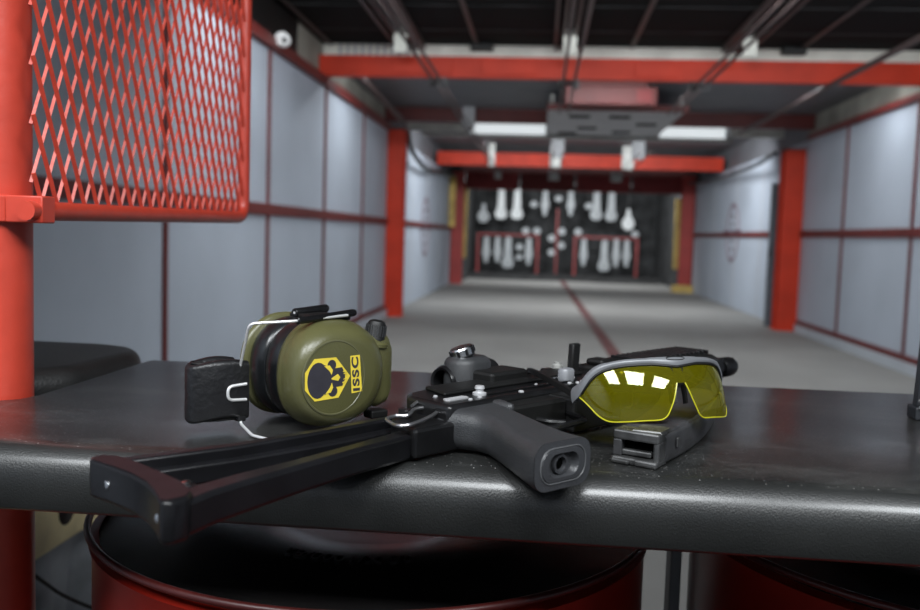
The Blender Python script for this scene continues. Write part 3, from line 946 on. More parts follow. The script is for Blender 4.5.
# hinge
hg = MB().prism([(0.225, -0.018), (0.285, -0.018), (0.285, 0.04), (0.255, 0.04), (0.235, 0.02)], hz(0.003), hz(0.027)).build('hinge', 'black_metal', t, smooth=0, bevel=0.003)
MB().cyl((0.252, 0.022, 0.02), (0.252, 0.022, 0.034), 0.006, 0.0055, 16).build('pin', 'black_metal', hg)
lp = [(0.222, 0.003, 0.028), (0.219, -0.006, 0.029), (0.226, -0.012, 0.030), (0.25, -0.006, 0.031), (0.272, 0.004, 0.032), (0.28, 0.016, 0.033), (0.262, 0.020, 0.033), (0.246, 0.012, 0.031), (0.24, 0.020, 0.030), (0.228, 0.018, 0.029)]
MB().tube(bez(lp + [lp[0]], 5), 0.0016, 8).build('sling_loop', 'loop_steel', hg)
MB().tube(bez([(0.262, 0.024, 0.035), (0.275, 0.028, 0.037), (0.285, 0.022, 0.036), (0.284, 0.012, 0.033)], 6), 0.0014, 8).build('sling_loop', 'loop_steel', hg)
# receiver
rc = [(0.268, -0.014), (0.55, -0.014), (0.55, 0.042), (0.52, 0.050), (0.30, 0.056), (0.283, 0.052), (0.272, 0.040)]
rec = MB().prism(rc, hz(0.004), hz(0.040)).build('receiver', 'black_metal', t, smooth=30, bevel=0.004, seg=3)
MB().prism([(0.295, 0.018), (0.50, 0.018), (0.50, 0.050), (0.305, 0.052)], hz(0.040), hz(0.0435)).build('cover', 'black_dull', rec, smooth=0, bevel=0.0015)
MB().prism([(0.33, -0.001), (0.452, -0.002), (0.452, 0.001), (0.33, 0.002)], hz(0.040), hz(0.0418)).build('guide_ridge', 'black_metal', rec, smooth=0, bevel=0.0006)
sp = MB()
sp.prism([(0.283, 0.0), (0.306, 0.0), (0.308, 0.004), (0.306, 0.008), (0.283, 0.008), (0.281, 0.004)], hz(0.040), hz(0.0412))
sp.build('proof_plate', 'worn_steel', rec, smooth=0)
for (a, u, r_) in ((0.288, 0.022, 0.002), (0.316, -0.004, 0.0022), (0.302, -0.006, 0.002), (0.368, -0.008, 0.0026), (0.443, -0.007, 0.0022), (0.452, -0.010, 0.002), (0.462, -0.008, 0.0018), (0.41, 0.008, 0.0016), (0.475, 0.012, 0.002), (0.535, 0.02, 0.002), (0.545, 0.0, 0.002)):
    MB().lathe((a, u, 0.0395), (0, 0, 1), [(0, r_), (0.0014, r_), (0.002, r_ * 0.6)], 12).build('rivet', 'worn_steel', rec)
MB().lathe((0.327, 0.006, 0.040), (0, 0, 1), [(0, 0.0062), (0.002, 0.0062), (0.003, 0.0035), (0.005, 0.0035), (0.0056, 0.0045), (0.008, 0.004)], 20).build('selector_screw', 'worn_steel', rec)
# lower: trigger housing, magazine well
MB().prism([(0.285, -0.03), (0.40, -0.036), (0.40, -0.012), (0.285, -0.012)], hz(0.008), hz(0.035)).build('trigger_housing', 'black_dull', t, smooth=0, bevel=0.003)
MB().prism([(0.40, -0.045), (0.478, -0.045), (0.478, -0.012), (0.40, -0.012)], hz(0.004), hz(0.036)).build('magazine_well', 'black_dull', t, smooth=0, bevel=0.003)
MB().tube(fillet_path([(0.325, -0.035, 0.021), (0.332, -0.068, 0.021), (0.39, -0.066, 0.021), (0.402, -0.036, 0.021)], 0.012), 0.003, 8).build('trigger_guard', 'black_metal', t)
MB().tube(bez([(0.36, -0.03, 0.02), (0.362, -0.045, 0.02), (0.369, -0.058, 0.02)], 5), 0.0028, 8).build('trigger', 'black_metal', t)
# grip
gs = [  # u, a_rear, a_front, z0, z1
    (0.000, 0.268, 0.337, 0.005, 0.036), (-0.016, 0.268, 0.335, 0.003, 0.0365), (-0.030, 0.277, 0.330, 0.002, 0.0355), (-0.045, 0.278, 0.325, 0.001, 0.0345),
    (-0.065, 0.268, 0.317, 0.0005, 0.034), (-0.09, 0.254, 0.306, 0.0005, 0.0335), (-0.115, 0.239, 0.296, 0.0005, 0.034), (-0.131, 0.230, 0.290, 0.0002, 0.035), (-0.137, 0.228, 0.288, 0.0002, 0.0355)]
rings = []
for u, a0, a1, z0, z1 in gs:
    k = (a1 - a0)
    rr = rrect(k, z1 - z0, 0.0125, 6)
    # the end runs square to the slanted grip
    rings.append([((a0 + a1) / 2 + x, u - 0.22 * 0 - (x) * 0.10 * min(1, -u / 0.137), (z0 + z1) / 2 + z) for x, z in rr])
grip = MB().loft(rings, cap=False).build('pistol_grip', 'grip_plastic', t, smooth=40)
# palm swell collar and seam line
cap_c = Vector((0.258, -0.1372, 0.0178))
ax = Vector((-0.10, -1, 0)).normalized()
xa = Vector((1, -0.10, 0)).normalized()
capr = lambda s1, s2, d, r_: [cap_c + xa * x + Vector((0, 0, z)) + ax * d for x, z in rrect(s1, s2, r_, 6)]
MB().tube(capr(0.0475, 0.0255, 0.0003, 0.0115), 0.0005, 6, True).build('cap_seam', 'seam_grey', grip)
cpm = MB()
cpm.loft([capr(0.0598, 0.0352, -0.0001, 0.0125), capr(0.046, 0.024, 0.0, 0.011), capr(0.045, 0.023, 0.0008, 0.0105), capr(0.032, 0.0175, 0.0010, 0.0085), capr(0.026, 0.014, -0.004, 0.0065)], cap=False)
cpm.build('end_cap', 'grip_cap', grip, smooth=30)
rcs = MB()
rcs.loft([capr(0.0262, 0.0142, -0.0038, 0.0066), capr(0.024, 0.0125, -0.0042, 0.006), capr(0.012, 0.010, -0.0043, 0.0049)], cap=False)
rcs.build('recess', 'grip_plastic', grip)
MB().lathe(cap_c - xa * 0.001 + ax * -0.0045, ax, [(0.0, 0.0046), (0.0034, 0.0055), (0.0034, 0.0072), (0, 0.0076)], 20, cap=False).build('screw_collar', 'grip_cap', grip)
MB().lathe(cap_c - xa * 0.001 + ax * -0.0042, ax, [(0, 0.0045), (0.0006, 0.0001)], 16, cap=False).build('screw_hole', 'dark_hole', grip)
ribs = MB()
ribs.prism([(0.3385, 0.004), (0.333, -0.020), (0.326, -0.036), (0.320, -0.034), (0.322, -0.010), (0.328, 0.006)], hz(0.030), hz(0.0385))
ribs.build('grip_shoulder', 'grip_plastic', grip, smooth=30, bevel=0.003)
# charging handle, safety knob, bolt, rear sight
chh = MB()
chh.loft([[(0.508 + dx, 0.036 + dy, z) for dx, dy in ((-0.006, -0.004), (0.006, -0.004), (0.006, 0.004), (-0.006, 0.004))] if 0 else
          [(0.508 + dx + k, 0.036 + dy, z) for dx, dy in ((-0.0065, -0.0035), (0.0065, -0.0035), (0.0065, 0.0035), (-0.0065, 0.0035))] for z, k in ((0.038, 0), (0.055, 0.0005), (0.0700, 0.0015))])
chh.build('charging_handle', 'black_dull', rec, smooth=30, bevel=0.0015)
MB().loft([[(0.452 + x * s_, 0.004 + y * s_, z) for x, y in rrect(0.017, 0.012, 0.0045, 4)] for z, s_ in ((0.040, 0.9), (0.0425, 1.0), (0.0505, 1.0), (0.0525, 0.85))]).build('safety_lever', 'grey_plastic', rec)
MB().lathe((0.499, 0.05, 0.036), (0, 0, 1), [(0, 0.004), (0.006, 0.004), (0.006, 0.0056), (0.0105, 0.0056), (0.0115, 0.0035), (0.0135, 0.0035)], 16).build('bolt', 'galv', rec)
MB().box((0.478, 0.048, 0.036), (0.49, 0.056, 0.044)).build('lug', 'black_metal', rec, smooth=0, bevel=0.001)
MB().tube([(0.435, 0.010, 0.043), (0.452, 0.012, 0.0435)], 0.0016, 8).build('catch', 'bright_steel', rec)
rs = MB()
rs.prism([(0.525, 0.008), (0.575, 0.008), (0.575, 0.045), (0.525, 0.045)], hz(0.036), hz(0.046))
rs.prism([(0.53, 0.014), (0.552, 0.014), (0.552, 0.036), (0.53, 0.036)], hz(0.046), hz(0.053))
rs.build('rear_sight', 'black_dull', rec, smooth=0, bevel=0.003)
# handguard with ribs
hd = [(0.553, -0.022), (0.738, -0.014), (0.738, 0.030), (0.56, 0.045), (0.553, 0.040)]
hgd = MB()
rings = []
for a, u0, u1, z0, z1 in ((0.550, -0.020, 0.040, 0.003, 0.046), (0.562, -0.026, 0.046, 0.002, 0.050), (0.60, -0.026, 0.046, 0.002, 0.052), (0.70, -0.020, 0.040, 0.003, 0.050), (0.735, -0.016, 0.034, 0.005, 0.046)):
    rings.append([(a, (u0 + u1) / 2 + x, (z0 + z1) / 2 + z) for x, z in rrect(u1 - u0, z1 - z0, 0.014, 4)])
hgo = hgd.loft(rings).build('handguard', 'black_dull', t, smooth=40)
rb_ = MB()
for k in range(14):
    a = 0.572 + k * 0.0105
    rb_.prism([(a, -0.012), (a + 0.004, -0.012), (a + 0.004, 0.032), (a, 0.032)], hz(0.049), hz(0.0535))
rb_.build('rib_pattern', 'black_metal', hgo, smooth=0, bevel=0.0008)
# barrel, front sight, muzzle
MB().cyl((0.73, 0.006, 0.024), (0.79, 0.006, 0.024), 0.0085, n=20).build('barrel', 'black_metal', t)
MB().lathe((0.778, 0.006, 0.024), (1, 0, 0), [(0, 0.0105), (0.003, 0.0125), (0.024, 0.0125), (0.028, 0.0115), (0.028, 0.006), (0.018, 0.006)], 28, cap=False).build('muzzle_nut', 'black_metal', t)
fs = MB()
fs.box((0.742, -0.006, 0.010), (0.766, 0.018, 0.039))
fs.prism([(0.744, 0.018), (0.764, 0.018), (0.760, 0.048), (0.748, 0.048)], hz(0.014), hz(0.034))
fs.build('front_sight', 'black_metal', t, smooth=0, bevel=0.003)
# red dot sight on the rifle's upper side
sc = MB()
c0 = Vector((0.357, 0.081, 0.0375))
sc.lathe(c0, (1, 0, 0), [(0.012, 0.0115), (0.000, 0.0120), (-0.001, 0.0145), (0.003, 0.0165), (0.012, 0.0160), (0.020, 0.0150), (0.052, 0.0150), (0.062, 0.0185), (0.068, 0.0185), (0.068, 0.0150)], 32, cap=False)
sight = sc.build('dot_sight', 'black_metal', t, smooth=35)
MB().cyl(c0 + Vector((0.012, 0, 0)), c0 + Vector((0.0125, 0, 0)), 0.0116, n=24).build('sight_lens', 'dark_hole', sight)
MB().lathe(c0, (1, 0, 0), [(0.0035, 0.0167), (0.005, 0.0172), (0.016, 0.0166), (0.0162, 0.0156)], 32, cap=False).build('sight_ring', 'scope_teal', sight)
hs = MB()
rings = []
for z, s_ in ((0.030, 1.0), (0.056, 1.0), (0.060, 0.92), (0.0625, 0.75)):
    rings.append([(0.383 + x * s_, 0.072 + y * s_, z) for x, y in rrect(0.048, 0.036, 0.016, 6)])
hs.loft(rings).build('sight_body', 'grip_plastic', sight, smooth=40)
MB().box((0.372, 0.030, 0.034), (0.425, 0.064, 0.0515)).build('sight_mount', 'black_dull', sight, smooth=0, bevel=0.003)
MB().box((0.365, 0.040, 0.02), (0.44, 0.062, 0.042)).build('mount_rail', 'black_dull', sight, smooth=0, bevel=0.002)
ta = Vector((-0.28, 0.20, 1)).normalized()
tp = Vector((0.379, 0.072, 0.058))
MB().lathe(tp, ta, [(0, 0.0095), (0.004, 0.0095), (0.0045, 0.0115), (0.0055, 0.0115)], 24).build('turret_base', 'black_metal', sight)
tur = MB()
n = 40
prof = [(0.0055, 0.0112), (0.0065, 0.0118), (0.0125, 0.0118), (0.0140, 0.0108), (0.0142, 0.008)]
tur.lathe(tp, ta, prof, n)
tur.build('turret_cap', 'bright_steel', sight, smooth=30)
kn = MB()
u_ = ta.orthogonal().normalized()
v_ = ta.cross(u_)
for k in range(18):
    if k % 2:
        continue
    a = 2 * PI * k / 18
    p = tp + (u_ * math.cos(a) + v_ * math.sin(a)) * 0.0115 + ta * 0.0095
    Mx = Matrix.Translation(p) @ Matrix((u_ * math.cos(a) + v_ * math.sin(a), -u_ * math.sin(a) + v_ * math.cos(a), ta)).transposed().to_4x4()
    kn.box((-0.001, -0.0013, -0.003), (0.0012, 0.0013, 0.003), Mx)
kn.build('knurling', 'black_metal', sight, smooth=0)

# ---------------------------------------------------------------- magazine
t = thing('rifle_magazine', (0.075, 0.715, 1.0), 'worn dark metal rifle magazine lying curved under the yellow glasses', 'magazine')
ctr = [(0.0805, 0.7180), (0.098, 0.752), (0.117, 0.795), (0.136, 0.85), (0.152, 0.91), (0.160, 0.955)]
cpts = bez([(x, y, 0) for x, y in ctr], 5)
o_ = Vector((0.075, 0.715, 0))


def mag_rings(scale_w, z0, z1, i0, i1, w_=0.0385, r_=0.004):
    rings = []
    for i in range(i0, i1):
        p = cpts[i] - o_
        tg = (cpts[min(i + 1, len(cpts) - 1)] - cpts[max(i - 1, 0)]).normalized()
        nn = Vector((tg.y, -tg.x, 0))
        wid = (w_ + 0.020 * (i / len(cpts))) * scale_w
        rings.append([p + nn * x + Vector((0, 0, (z0 + z1) / 2 + z)) for x, z in rrect(wid, z1 - z0, r_, 3)])
    return rings


N_ = len(cpts)
magb = MB().loft(mag_rings(1.0, 0.001, 0.0265, 2, N_)).build('body', 'mag_body', t, smooth=40)
MB().loft(mag_rings(0.94, 0.003, 0.0278, 3, N_ - 4, r_=0.003)).build('side_rib', 'mag_body', t, smooth=30)
# open mouth: lips and follower at the near end
p0 = cpts[0] - o_
tg = (cpts[1] - cpts[0]).normalized()
nn = Vector((tg.y, -tg.x, 0))
fr_ = lambda a, b, z: p0 + nn * a + tg * b + Vector((0, 0, z))
MF = Matrix((nn, tg, Vector((0, 0, 1)))).transposed().to_4x4()
MF.translation = p0
lip = MB()
lip.box((-0.0195, 0.0, 0.0195), (0.0195, 0.020, 0.0275), MF)
lip.box((-0.0195, -0.002, 0.0005), (0.0195, 0.020, 0.006), MF)
lip.box((0.0145, 0.001, 0.004), (0.0195, 0.020, 0.021), MF)
lip.build('feed_lips', 'mag_metal', t, smooth=0, bevel=0.0016, seg=2)
MB().prism([(-0.0195, -0.003), (-0.004, -0.0045), (-0.002, 0.002), (-0.0195, 0.004)], lambda a, b: fr_(a, b, 0.0005), lambda a, b: fr_(a, b, 0.0045)).build('lip_tab', 'mag_metal', t, smooth=0, bevel=0.0015)
MB().prism([(0.0, -0.0035), (0.0198, -0.0045), (0.0198, 0.002), (0.001, 0.002)], lambda a, b: fr_(a, b, 0.0005), lambda a, b: fr_(a, b, 0.0060)).build('lip_tab', 'mag_metal', t, smooth=0, bevel=0.0018)
MB().box((-0.019, 0.008, 0.006), (0.0145, 0.018, 0.0195), MF).build('follower', 'dark_hole', t, smooth=0)
MB().box((-0.0165, 0.003, 0.007), (0.0125, 0.012, 0.0115), MF).build('follower_lip', 'mag_metal', t, smooth=0, bevel=0.0012)
MB().box((-0.0195, 0.001, 0.006), (-0.012, 0.016, 0.0195), MF).build('side_wall', 'mag_body', t, smooth=0, bevel=0.001)
MB().loft([[fr_(-0.004, 0.002, 0.0265), fr_(0.0195, 0.006, 0.0265), fr_(0.0195, 0.03, 0.0265), fr_(-0.006, 0.03, 0.0265)],
           [fr_(-0.0035, 0.003, 0.0284), fr_(0.018, 0.007, 0.0284), fr_(0.018, 0.029, 0.0284), fr_(-0.005, 0.029, 0.0284)]]).build('lip_plate', 'mag_metal', t, smooth=0)
kp = cpts[9] - o_
MB().box((0.0215, 0.034, 0.012), (0.0235, 0.040, 0.020), MF).build('catch', 'mag_metal', t, smooth=0, bevel=0.0008)

# ---------------------------------------------------------------- yellow glasses
GN = Vector((0.1315, 0.744, 1.0))
GP = R(-20)
t = thing('safety_glasses', GN, 'yellow tinted wraparound safety glasses with grey brow bar, resting on the magazine', 'glasses', math.atan2(-0.9, 0.441) + PI / 2)
t.rotation_euler = (GP, 0, t.rotation_euler.z)
t.location = GN + Vector((0, 0, -0.001))
# local: -y = outwards (forward), x = towards the wearer's left (viewer's right)
GA, GD = 0.0735, 0.058


def gs_pt(th, z, off=0.0):
    """lens surface: elliptical plan, slight vertical bulge"""
    dz = z - 0.058
    sh = dz * dz / 0.14
    x = GA * math.sin(th)
    y = GD * (1 - math.cos(th)) + sh
    nx, ny = math.sin(th) / GA, -math.cos(th) / GD
    l = math.hypot(nx, ny)
    return Vector((x + nx / l * off, y + ny / l * off, z))


def outline(side):
    """(theta, z_low, z_high) columns of one lens, from the nose outwards"""
    cols = [(0.055, 0.0665, 0.0735), (0.085, 0.0605, 0.0800), (0.13, 0.0515, 0.0830), (0.18, 0.0440, 0.0843), (0.215, 0.0395, 0.0846), (0.27, 0.0365, 0.0850), (0.34, 0.0355, 0.0850), (0.45, 0.0350, 0.0845), (0.60, 0.0338, 0.0832),
            (0.75, 0.0325, 0.0810), (0.90, 0.0315, 0.0770), (1.00, 0.0325, 0.0720), (1.10, 0.0355, 0.0670), (1.20, 0.0405, 0.0605), (1.30, 0.0450, 0.0535), (1.38, 0.0475, 0.0490)]
    lift = lambda a: 0.36 * GD * (1 - math.cos(a))
    return [(side * a, b + lift(a), c + lift(a)) for a, b, c in cols]


lens_edge = {}
for side in (-1, 1):
    cols = outline(side)
    # refine columns
    C = bez([Vector(c) for c in cols], 3)
    mb = MB()
    nz_ = 12
    grid_o = [[gs_pt(c.x, c.y + (c.z - c.y) * j / nz_) for j in range(nz_ + 1)] for c in C]
    mb.loft(grid_o, cap=False, closed=False)
    ln = mb.build('lens', 'yellow_lens', t, smooth=180, solid=0.0)
    low = [gs_pt(c.x, c.y) for c in C]
    MB().tube(low, 0.00065, 6).build('lens_rim', 'lens_edge', ln)
# bridge piece between the lenses
MB().loft([[gs_pt(a, z) for z in (0.0665, 0.070, 0.0735, 0.0800)] for a in (-0.06, -0.03, 0, 0.03, 0.06)], cap=False, closed=False).build('bridge', 'yellow_lens', t, smooth=180)
# brow bar follows the upper edge of both lenses and sweeps into the temples
brow = []
TH = [-1.52 + 3.04 * k / 60 for k in range(61)]


def brow_z(th):
    a = abs(th)
    ks = [(0, 0.0835), (0.18, 0.0850), (0.30, 0.0857), (0.45, 0.0850), (0.60, 0.0838), (0.75, 0.0815), (0.90, 0.0778), (1.03, 0.0725), (1.15, 0.0655), (1.26, 0.058), (1.36, 0.0515), (1.52, 0.0450)]
    for (a0, z0), (a1, z1) in zip(ks, ks[1:]):
        if a <= a1:
            return z0 + (z1 - z0) * (a - a0) / (a1 - a0)
    return ks[-1][1]


bars = []
for th in TH:
    z = brow_z(th) + 0.36 * GD * (1 - math.cos(th))
    hgt = 0.0034 + 0.003 * max(0, 1 - abs(th) / 0.35) + 0.006 * max(0, (abs(th) - 0.8) / 0.7)
    ring = []
    for o2, dz in ((0.0022, -0.4), (0.0030, 0.1), (0.0022, 0.7), (0.0002, 1.0), (-0.0025, 0.8), (-0.003, 0.0), (-0.002, -0.4)):
        ring.append(gs_pt(th, z, o2) + Vector((0, 0, dz * hgt)))
    bars.append(ring)
MB().loft(bars).build('brow_bar', 'brow_grey', t, smooth=50)
under = [gs_pt(th, brow_z(th) + 0.36 * GD * (1 - math.cos(th)) - 0.0024, 0.0006) for th in TH if abs(th) < 1.35]
MB().tube(under, 0.0014, 6).build('brow_liner', 'black_dull', t)
bd = []
for k in range(24):
    a = 2 * PI * k / 24
    bd.append(gs_pt(0.20 * math.cos(a) * 0.6, 0.0882 + 0.0017 * math.sin(a), 0.0034))
MB().tube(bd, 0.0005, 5, True).build('badge', 'black_dull', t)
# temples: from the brow ends backwards
for side in (-1, 1):
    e0 = gs_pt(side * 1.50, 0.047 + 0.019)
    pts = bez([e0 + Vector((0, -0.004, 0)), e0 + Vector((side * 0.0, 0.015, 0.010)), e0 + Vector((side * -0.002, 0.06, 0.030)), e0 + Vector((side * -0.010, 0.10, 0.043)), e0 + Vector((side * -0.018, 0.125, 0.047))], 6)
    rings = []
    for i, p in enumerate(pts):
        hh = 0.0040 - 0.0016 * i / len(pts)
        rings.append([p + Vector((dx, 0, dz)) for dx, dz in ((0.0016, -hh), (0.0016, hh), (-0.0016, hh), (-0.0016, -hh))])
    MB().loft(rings).build('temple', 'black_dull', t, smooth=40, bevel=0.0008)
# nose pads
for side in (-1, 1):
    MB().loft([[gs_pt(side * th, z, -0.003 - d) for th, d in ((0.06, 0.0), (0.10, 0.001), (0.12, 0.006), (0.09, 0.007))] for z in (0.050, 0.057, 0.066)]).build('nose_pad', 'black_dull', t, smooth=40)

# ---------------------------------------------------------------- ear muffs
ANG = math.atan2(-0.670, 0.743)
EC = Vector((-0.199, 0.812, 1.0))
t = thing('ear_muffs', EC, 'olive green ear muffs with yellow skull print and folded black headband', 'ear muffs', ANG)
# local: x = outward normal of the printed cup, y = towards image right (away from the headband), z = up.  rotation: x axis -> n
ZC = 0.0505


def cup_outline(s, n=48, sx=1.0):
    pts = []
    for k in range(n):
        a = 2 * PI * k / n
        c, q = math.cos(a), math.sin(a)
        ry = 0.048 if c < 0 else 0.062
        y = math.copysign(abs(c) ** 0.88, c) * ry * s * sx
        z = math.copysign(abs(q) ** 0.88, q) * 0.0495 * s
        pts.append((y, z))
    return pts


FRONT_PROF = ((0.0, 0.965), (0.0015, 1.0), (0.008, 1.0), (0.0095, 0.985), (0.014, 0.982), (0.022, 0.955), (0.030, 0.905), (0.036, 0.84), (0.0395, 0.76), (0.041, 0.68), (0.0412, 0.655))
REAR_PROF = ((0.0, 0.965), (0.0015, 1.0), (0.006, 1.0), (0.0075, 0.93), (0.012, 0.86), (0.02, 0.73), (0.028, 0.56), (0.032, 0.40))


def cup(direction, x0, name, m, prof):
    rings = []
    for d, s in prof:
        rings.append([(x0 + direction * d, y - 0.010 * d / 0.04, ZC + z) for y, z in cup_outline(s)])
    return MB().loft(rings).build(name, m, t, smooth=50)


front = cup(1, 0.0, 'cup', 'olive', FRONT_PROF)
rear = cup(-1, -0.056, 'cup', 'olive', REAR_PROF)


def pad(x0, x1, name):
    rings = []
    L = x1 - x0
    for f, s in ((0.0, 0.86), (0.06, 0.90), (0.2, 0.94), (0.5, 0.955), (0.8, 0.94), (0.94, 0.90), (1.0, 0.86)):
        rings.append([(x0 + L * f, y, ZC + z) for y, z in cup_outline(s)])
    for s in (0.66, 0.62):
        rings.append([(x1 - 0.002, y, ZC + z) for y, z in cup_outline(s)])
    return MB().loft(rings).build(name, 'cushion', t, smooth=60)


pad(0.0, -0.0275, 'cushion')
pad(-0.056, -0.0285, 'cushion')
# emblem disc
DX = 0.0412
DC = Vector((DX, -0.0135, ZC))
dd = MB()
dd.lathe(DC + Vector((-0.001, 0, 0)), (1, 0, 0), [(0, 0.0338), (0.0012, 0.0336), (0.0014, 0.0324), (0.0008, 0.0318), (0.0008, 0.0001)], 64, cap=False)
disc = dd.build('emblem_disc', 'olive_disc', front, smooth=40)
EX = DC.x + 0.0001
PXS = 1 / 8.13 / 1125.0 * 1.02


def em_pt(px, py, h=0.0):
    """emblem drawing units -> local"""
    return (EX + h, DC.y + (px - 345) * PXS * 1.20, DC.z - (py - 325) * PXS)


def decal(polys, h, name, m, parent):
    mb = MB()
    for poly in polys:
        mb.loft([[em_pt(x, y, h) for x, y in poly], [em_pt(x, y, h + 0.00022) for x, y in poly]])
    return mb.build(name, m, parent, smooth=0)


def ell(cx, cy, rx, ry, n=24, rot=0.0):
    o = []
    for k in range(n):
        a = 2 * PI * k / n
        x, y = rx * math.cos(a), ry * math.sin(a)
        o.append((cx + x * math.cos(rot) - y * math.sin(rot), cy + x * math.sin(rot) + y * math.cos(rot)))
    return o


hexa = [(112, 268), (182, 163), (352, 163), (468, 322), (377, 488), (190, 497), (114, 402)]
hexi = [(128, 275), (190, 180), (343, 180), (449, 323), (368, 471), (198, 480), (129, 396)]
emb = decal([hexa], 0.0, 'emblem', 'yellow_print', disc)
decal([ell(212, 335, 82, 142)], 0.00022, 'skull_dome', 'print_black', emb)
decal([ell(318, 222, 34, 42), ell(330, 432, 36, 42)], 0.00023, 'skull_cheeks', 'print_black', emb)
decal([[(255, 215), (330, 250), (400, 245), (425, 300), (425, 345), (405, 395), (340, 400), (265, 455)]], 0.00024, 'skull_face', 'print_black', emb)
decal([[(258, 226), (300, 222), (326, 262), (316, 300), (300, 268)], [(272, 446), (312, 440), (330, 402), (320, 362), (305, 402)],
       [(316, 328), (366, 296), (386, 324), (370, 352), (318, 336)]], 0.00046, 'skull_features', 'yellow_print', emb)
decal([[(404, 282), (432, 290), (440, 286), (418, 270)], [(412, 300), (440, 306), (440, 301), (414, 294)], [(412, 340), (440, 334), (440, 340), (412, 346)], [(402, 368), (428, 356), (432, 362), (408, 376)]], 0.00046, 'skull_teeth', 'yellow_print', emb)
lab_ = decal([[(466, 162), (544, 158), (570, 458), (484, 466)]], 0.0, 'name_patch', 'yellow_print', disc)
cu = bpy.data.curves.new('lettering', 'FONT')
cu.body = 'ISSC'
cu.size = 1.0
cu.offset = 0.04
cu.space_character = 1.18
cu.extrude = 0.0
tmp = bpy.data.objects.new('tmp_text', cu)
COL.objects.link(tmp)
me = bpy.data.meshes.new_from_object(tmp.evaluated_get(bpy.context.evaluated_depsgraph_get()))
bpy.data.objects.remove(tmp)
xs = [v.co.x for v in me.vertices]
ys = [v.co.y for v in me.vertices]
x0_, x1_, y0_, y1_ = min(xs), max(xs), min(ys), max(ys)
for v in me.vertices:
    fx, fy = (v.co.x - x0_) / (x1_ - x0_), (v.co.y - y0_) / (y1_ - y0_)
    py_ = 450 - fx * 278           # reads upwards
    px_ = 552 - fy * 58 - fx * 22
    v.co = em_pt(px_, py_, 0.0004)
me.materials.clear()
me.materials.append(MATS['print_black'])
lt_ = bpy.data.objects.new('lettering', me)
COL.objects.link(lt_)
lt_.parent = lab_
# lower end of the cup: raised battery housing and volume knob
hb = MB()
rings = []
for y, s in ((0.030, 0.9), (0.048, 1.0), (0.058, 0.92), (0.063, 0.7)):
    rings.append([(0.016 + x * s, y, ZC + z * s) for x, z in rrect(0.026, 0.072, 0.011, 5)])
hb.loft(rings).build('battery_housing', 'olive', front, smooth=50)
kb = MB()
ka = Vector((0.05, 0.12, 1)).normalized()
kb0 = Vector((0.018, 0.047, ZC + 0.026))
kb.lathe(kb0, ka, [(0, 0.0105), (0.004, 0.0105), (0.006, 0.0095), (0.016, 0.0092), (0.0195, 0.0075), (0.021, 0.004)], 28)
knob = kb.build('volume_knob', 'black_dull', front, smooth=40)
kr = MB()
u_ = ka.orthogonal().normalized()
v_ = ka.cross(u_)
for k in range(20):
    a = 2 * PI * k / 20
    dv = u_ * math.cos(a) + v_ * math.sin(a)
    Mx = Matrix((dv, ka.cross(dv), ka)).transposed().to_4x4()
    Mx.translation = kb0 + dv * 0.0092 + ka * 0.011
    kr.box((-0.001, -0.0006, -0.005), (0.0008, 0.0006, 0.005), Mx)
kr.build('knob_ribs', 'grip_plastic', knob, smooth=0)
MB().lathe(kb0 - ka * 0.004, ka, [(0, 0.0135), (0.003, 0.0135), (0.0045, 0.012)], 28).build('knob_seat', 'olive', front)
MB().box((0.012, 0.040, 0.004), (0.026, 0.060, 0.012)).build('foot_plug', 'black_dull', front, smooth=0, bevel=0.002)
# headband: U-shaped pad between the two wire forks
bandz0, bandz1 = 0.010, 0.062
hbp = []
UA = [(-0.020, -0.066), (-0.020, -0.080), (-0.022, -0.096), (-0.027, -0.107), (-0.0345, -0.1105), (-0.042, -0.107), (-0.044, -0.094), (-0.045, -0.08), (-0.046, -0.066)]
path = bez([Vector((a, b, 0)) for a, b in UA], 4)
rings = []
for i, p in enumerate(path):
    tg = (path[min(i + 1, len(path) - 1)] - path[max(i - 1, 0)]).normalized()
    nn = Vector((tg.y, -tg.x, 0))
    f = i / (len(path) - 1)
    zb = bandz0 + 0.004 * math.sin(PI * f * 2) * 0
    pinch = 0.0022 * math.sin(PI * 3 * f)
    rings.append([p + nn * x + Vector((0, 0, (bandz0 + bandz1) / 2 + z + pinch)) for x, z in rrect(0.0105, bandz1 - bandz0, 0.0045, 4)])
band = MB().loft(rings).build('headband', 'leatherette', t, smooth=50)
MB().tube([p + Vector((0, 0, bandz1 - 0.001)) for p in path], 0.0012, 6).build('piping', 'black_dull', band)
MB().tube([p + Vector((0, 0, bandz0 + 0.001)) for p in path], 0.0012, 6).build('piping', 'black_dull', band)
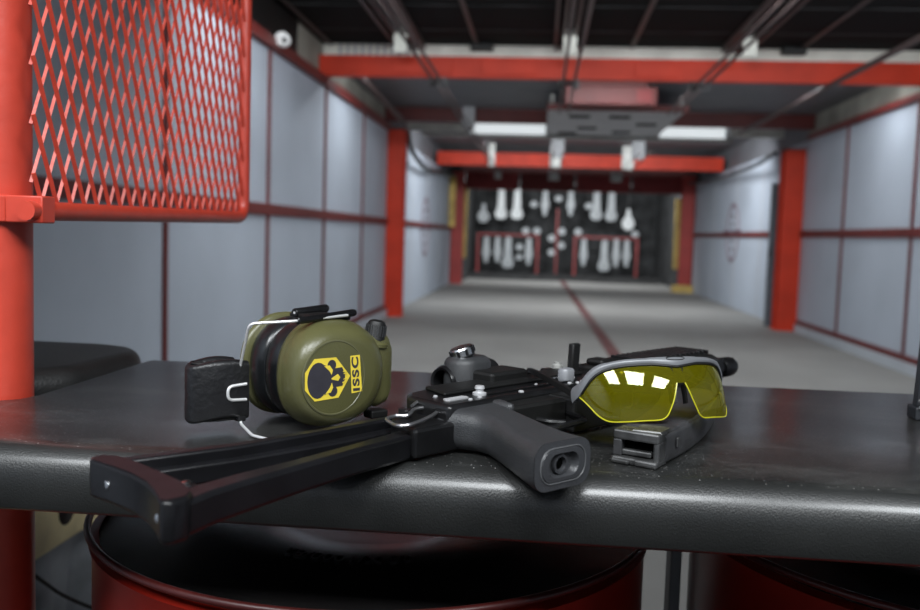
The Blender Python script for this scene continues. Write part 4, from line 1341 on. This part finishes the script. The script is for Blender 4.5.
# wire forks: upper arm with sleeve, lower arm under the cup, both hinged at the end of the pad
up = fillet_path([(-0.019, -0.073, 0.012), (-0.018, -0.074, 0.055), (0.010, -0.081, 0.0985), (0.020, -0.040, 0.1000), (0.012, 0.020, 0.1020)], 0.006)
MB().tube(up, 0.0013, 8).build('wire', 'wire_steel', t)
s0, s1 = Vector((0.020, -0.040, 0.0999)), Vector((0.005, 0.033, 0.1035))
MB().lathe(s0, s1 - s0, [(0, 0.002), (0.001, 0.0032), (0.072, 0.0036), (0.0745, 0.003), (0.0745, 0.0018), (0.070, 0.0015)], 16, cap=False).build('wire_sleeve', 'black_metal', t)
dn = fillet_path([(-0.019, -0.073, 0.012), (-0.016, -0.073, 0.006), (0.014, -0.079, 0.0022), (0.045, -0.074, 0.0022), (0.050, -0.03, 0.0022), (0.030, 0.02, 0.0022)], 0.004)
MB().tube(dn, 0.0013, 8).build('wire', 'wire_steel', t)
s0, s1 = Vector((-0.038, -0.006, 0.1010)), Vector((-0.048, 0.036, 0.1030))
MB().lathe(s0, s1 - s0, [(0.004, 0.0018), (0, 0.0018), (0, 0.0036), (0.001, 0.0042), (0.044, 0.0042), (0.046, 0.003)], 16, cap=False).build('wire_sleeve', 'black_metal', t)
MB().tube(fillet_path([(-0.038, -0.006, 0.1010), (-0.048, 0.036, 0.1030), (-0.070, 0.04, 0.095), (-0.085, 0.0, 0.06), (-0.075, -0.05, 0.045), (-0.048, -0.070, 0.040)], 0.02), 0.0013, 8).build('wire', 'wire_steel', t)
for z_ in (0.0, 1.0):
    pass
MB().box((-0.050, -0.004, 0.0965), (0.004, 0.030, 0.1005)).build('yoke', 'black_dull', t, smooth=0, bevel=0.0015)
lpw = fillet_path([(-0.0145, -0.069, 0.042), (-0.0145, -0.087, 0.041), (-0.0145, -0.087, 0.029), (-0.0145, -0.069, 0.028)], 0.006)
MB().tube(lpw, 0.0014, 8).build('wire', 'wire_steel', band)
MB().box((-0.026, -0.076, 0.008), (-0.0155, -0.068, 0.056)).build('clip', 'leatherette', band, smooth=0, bevel=0.0015)
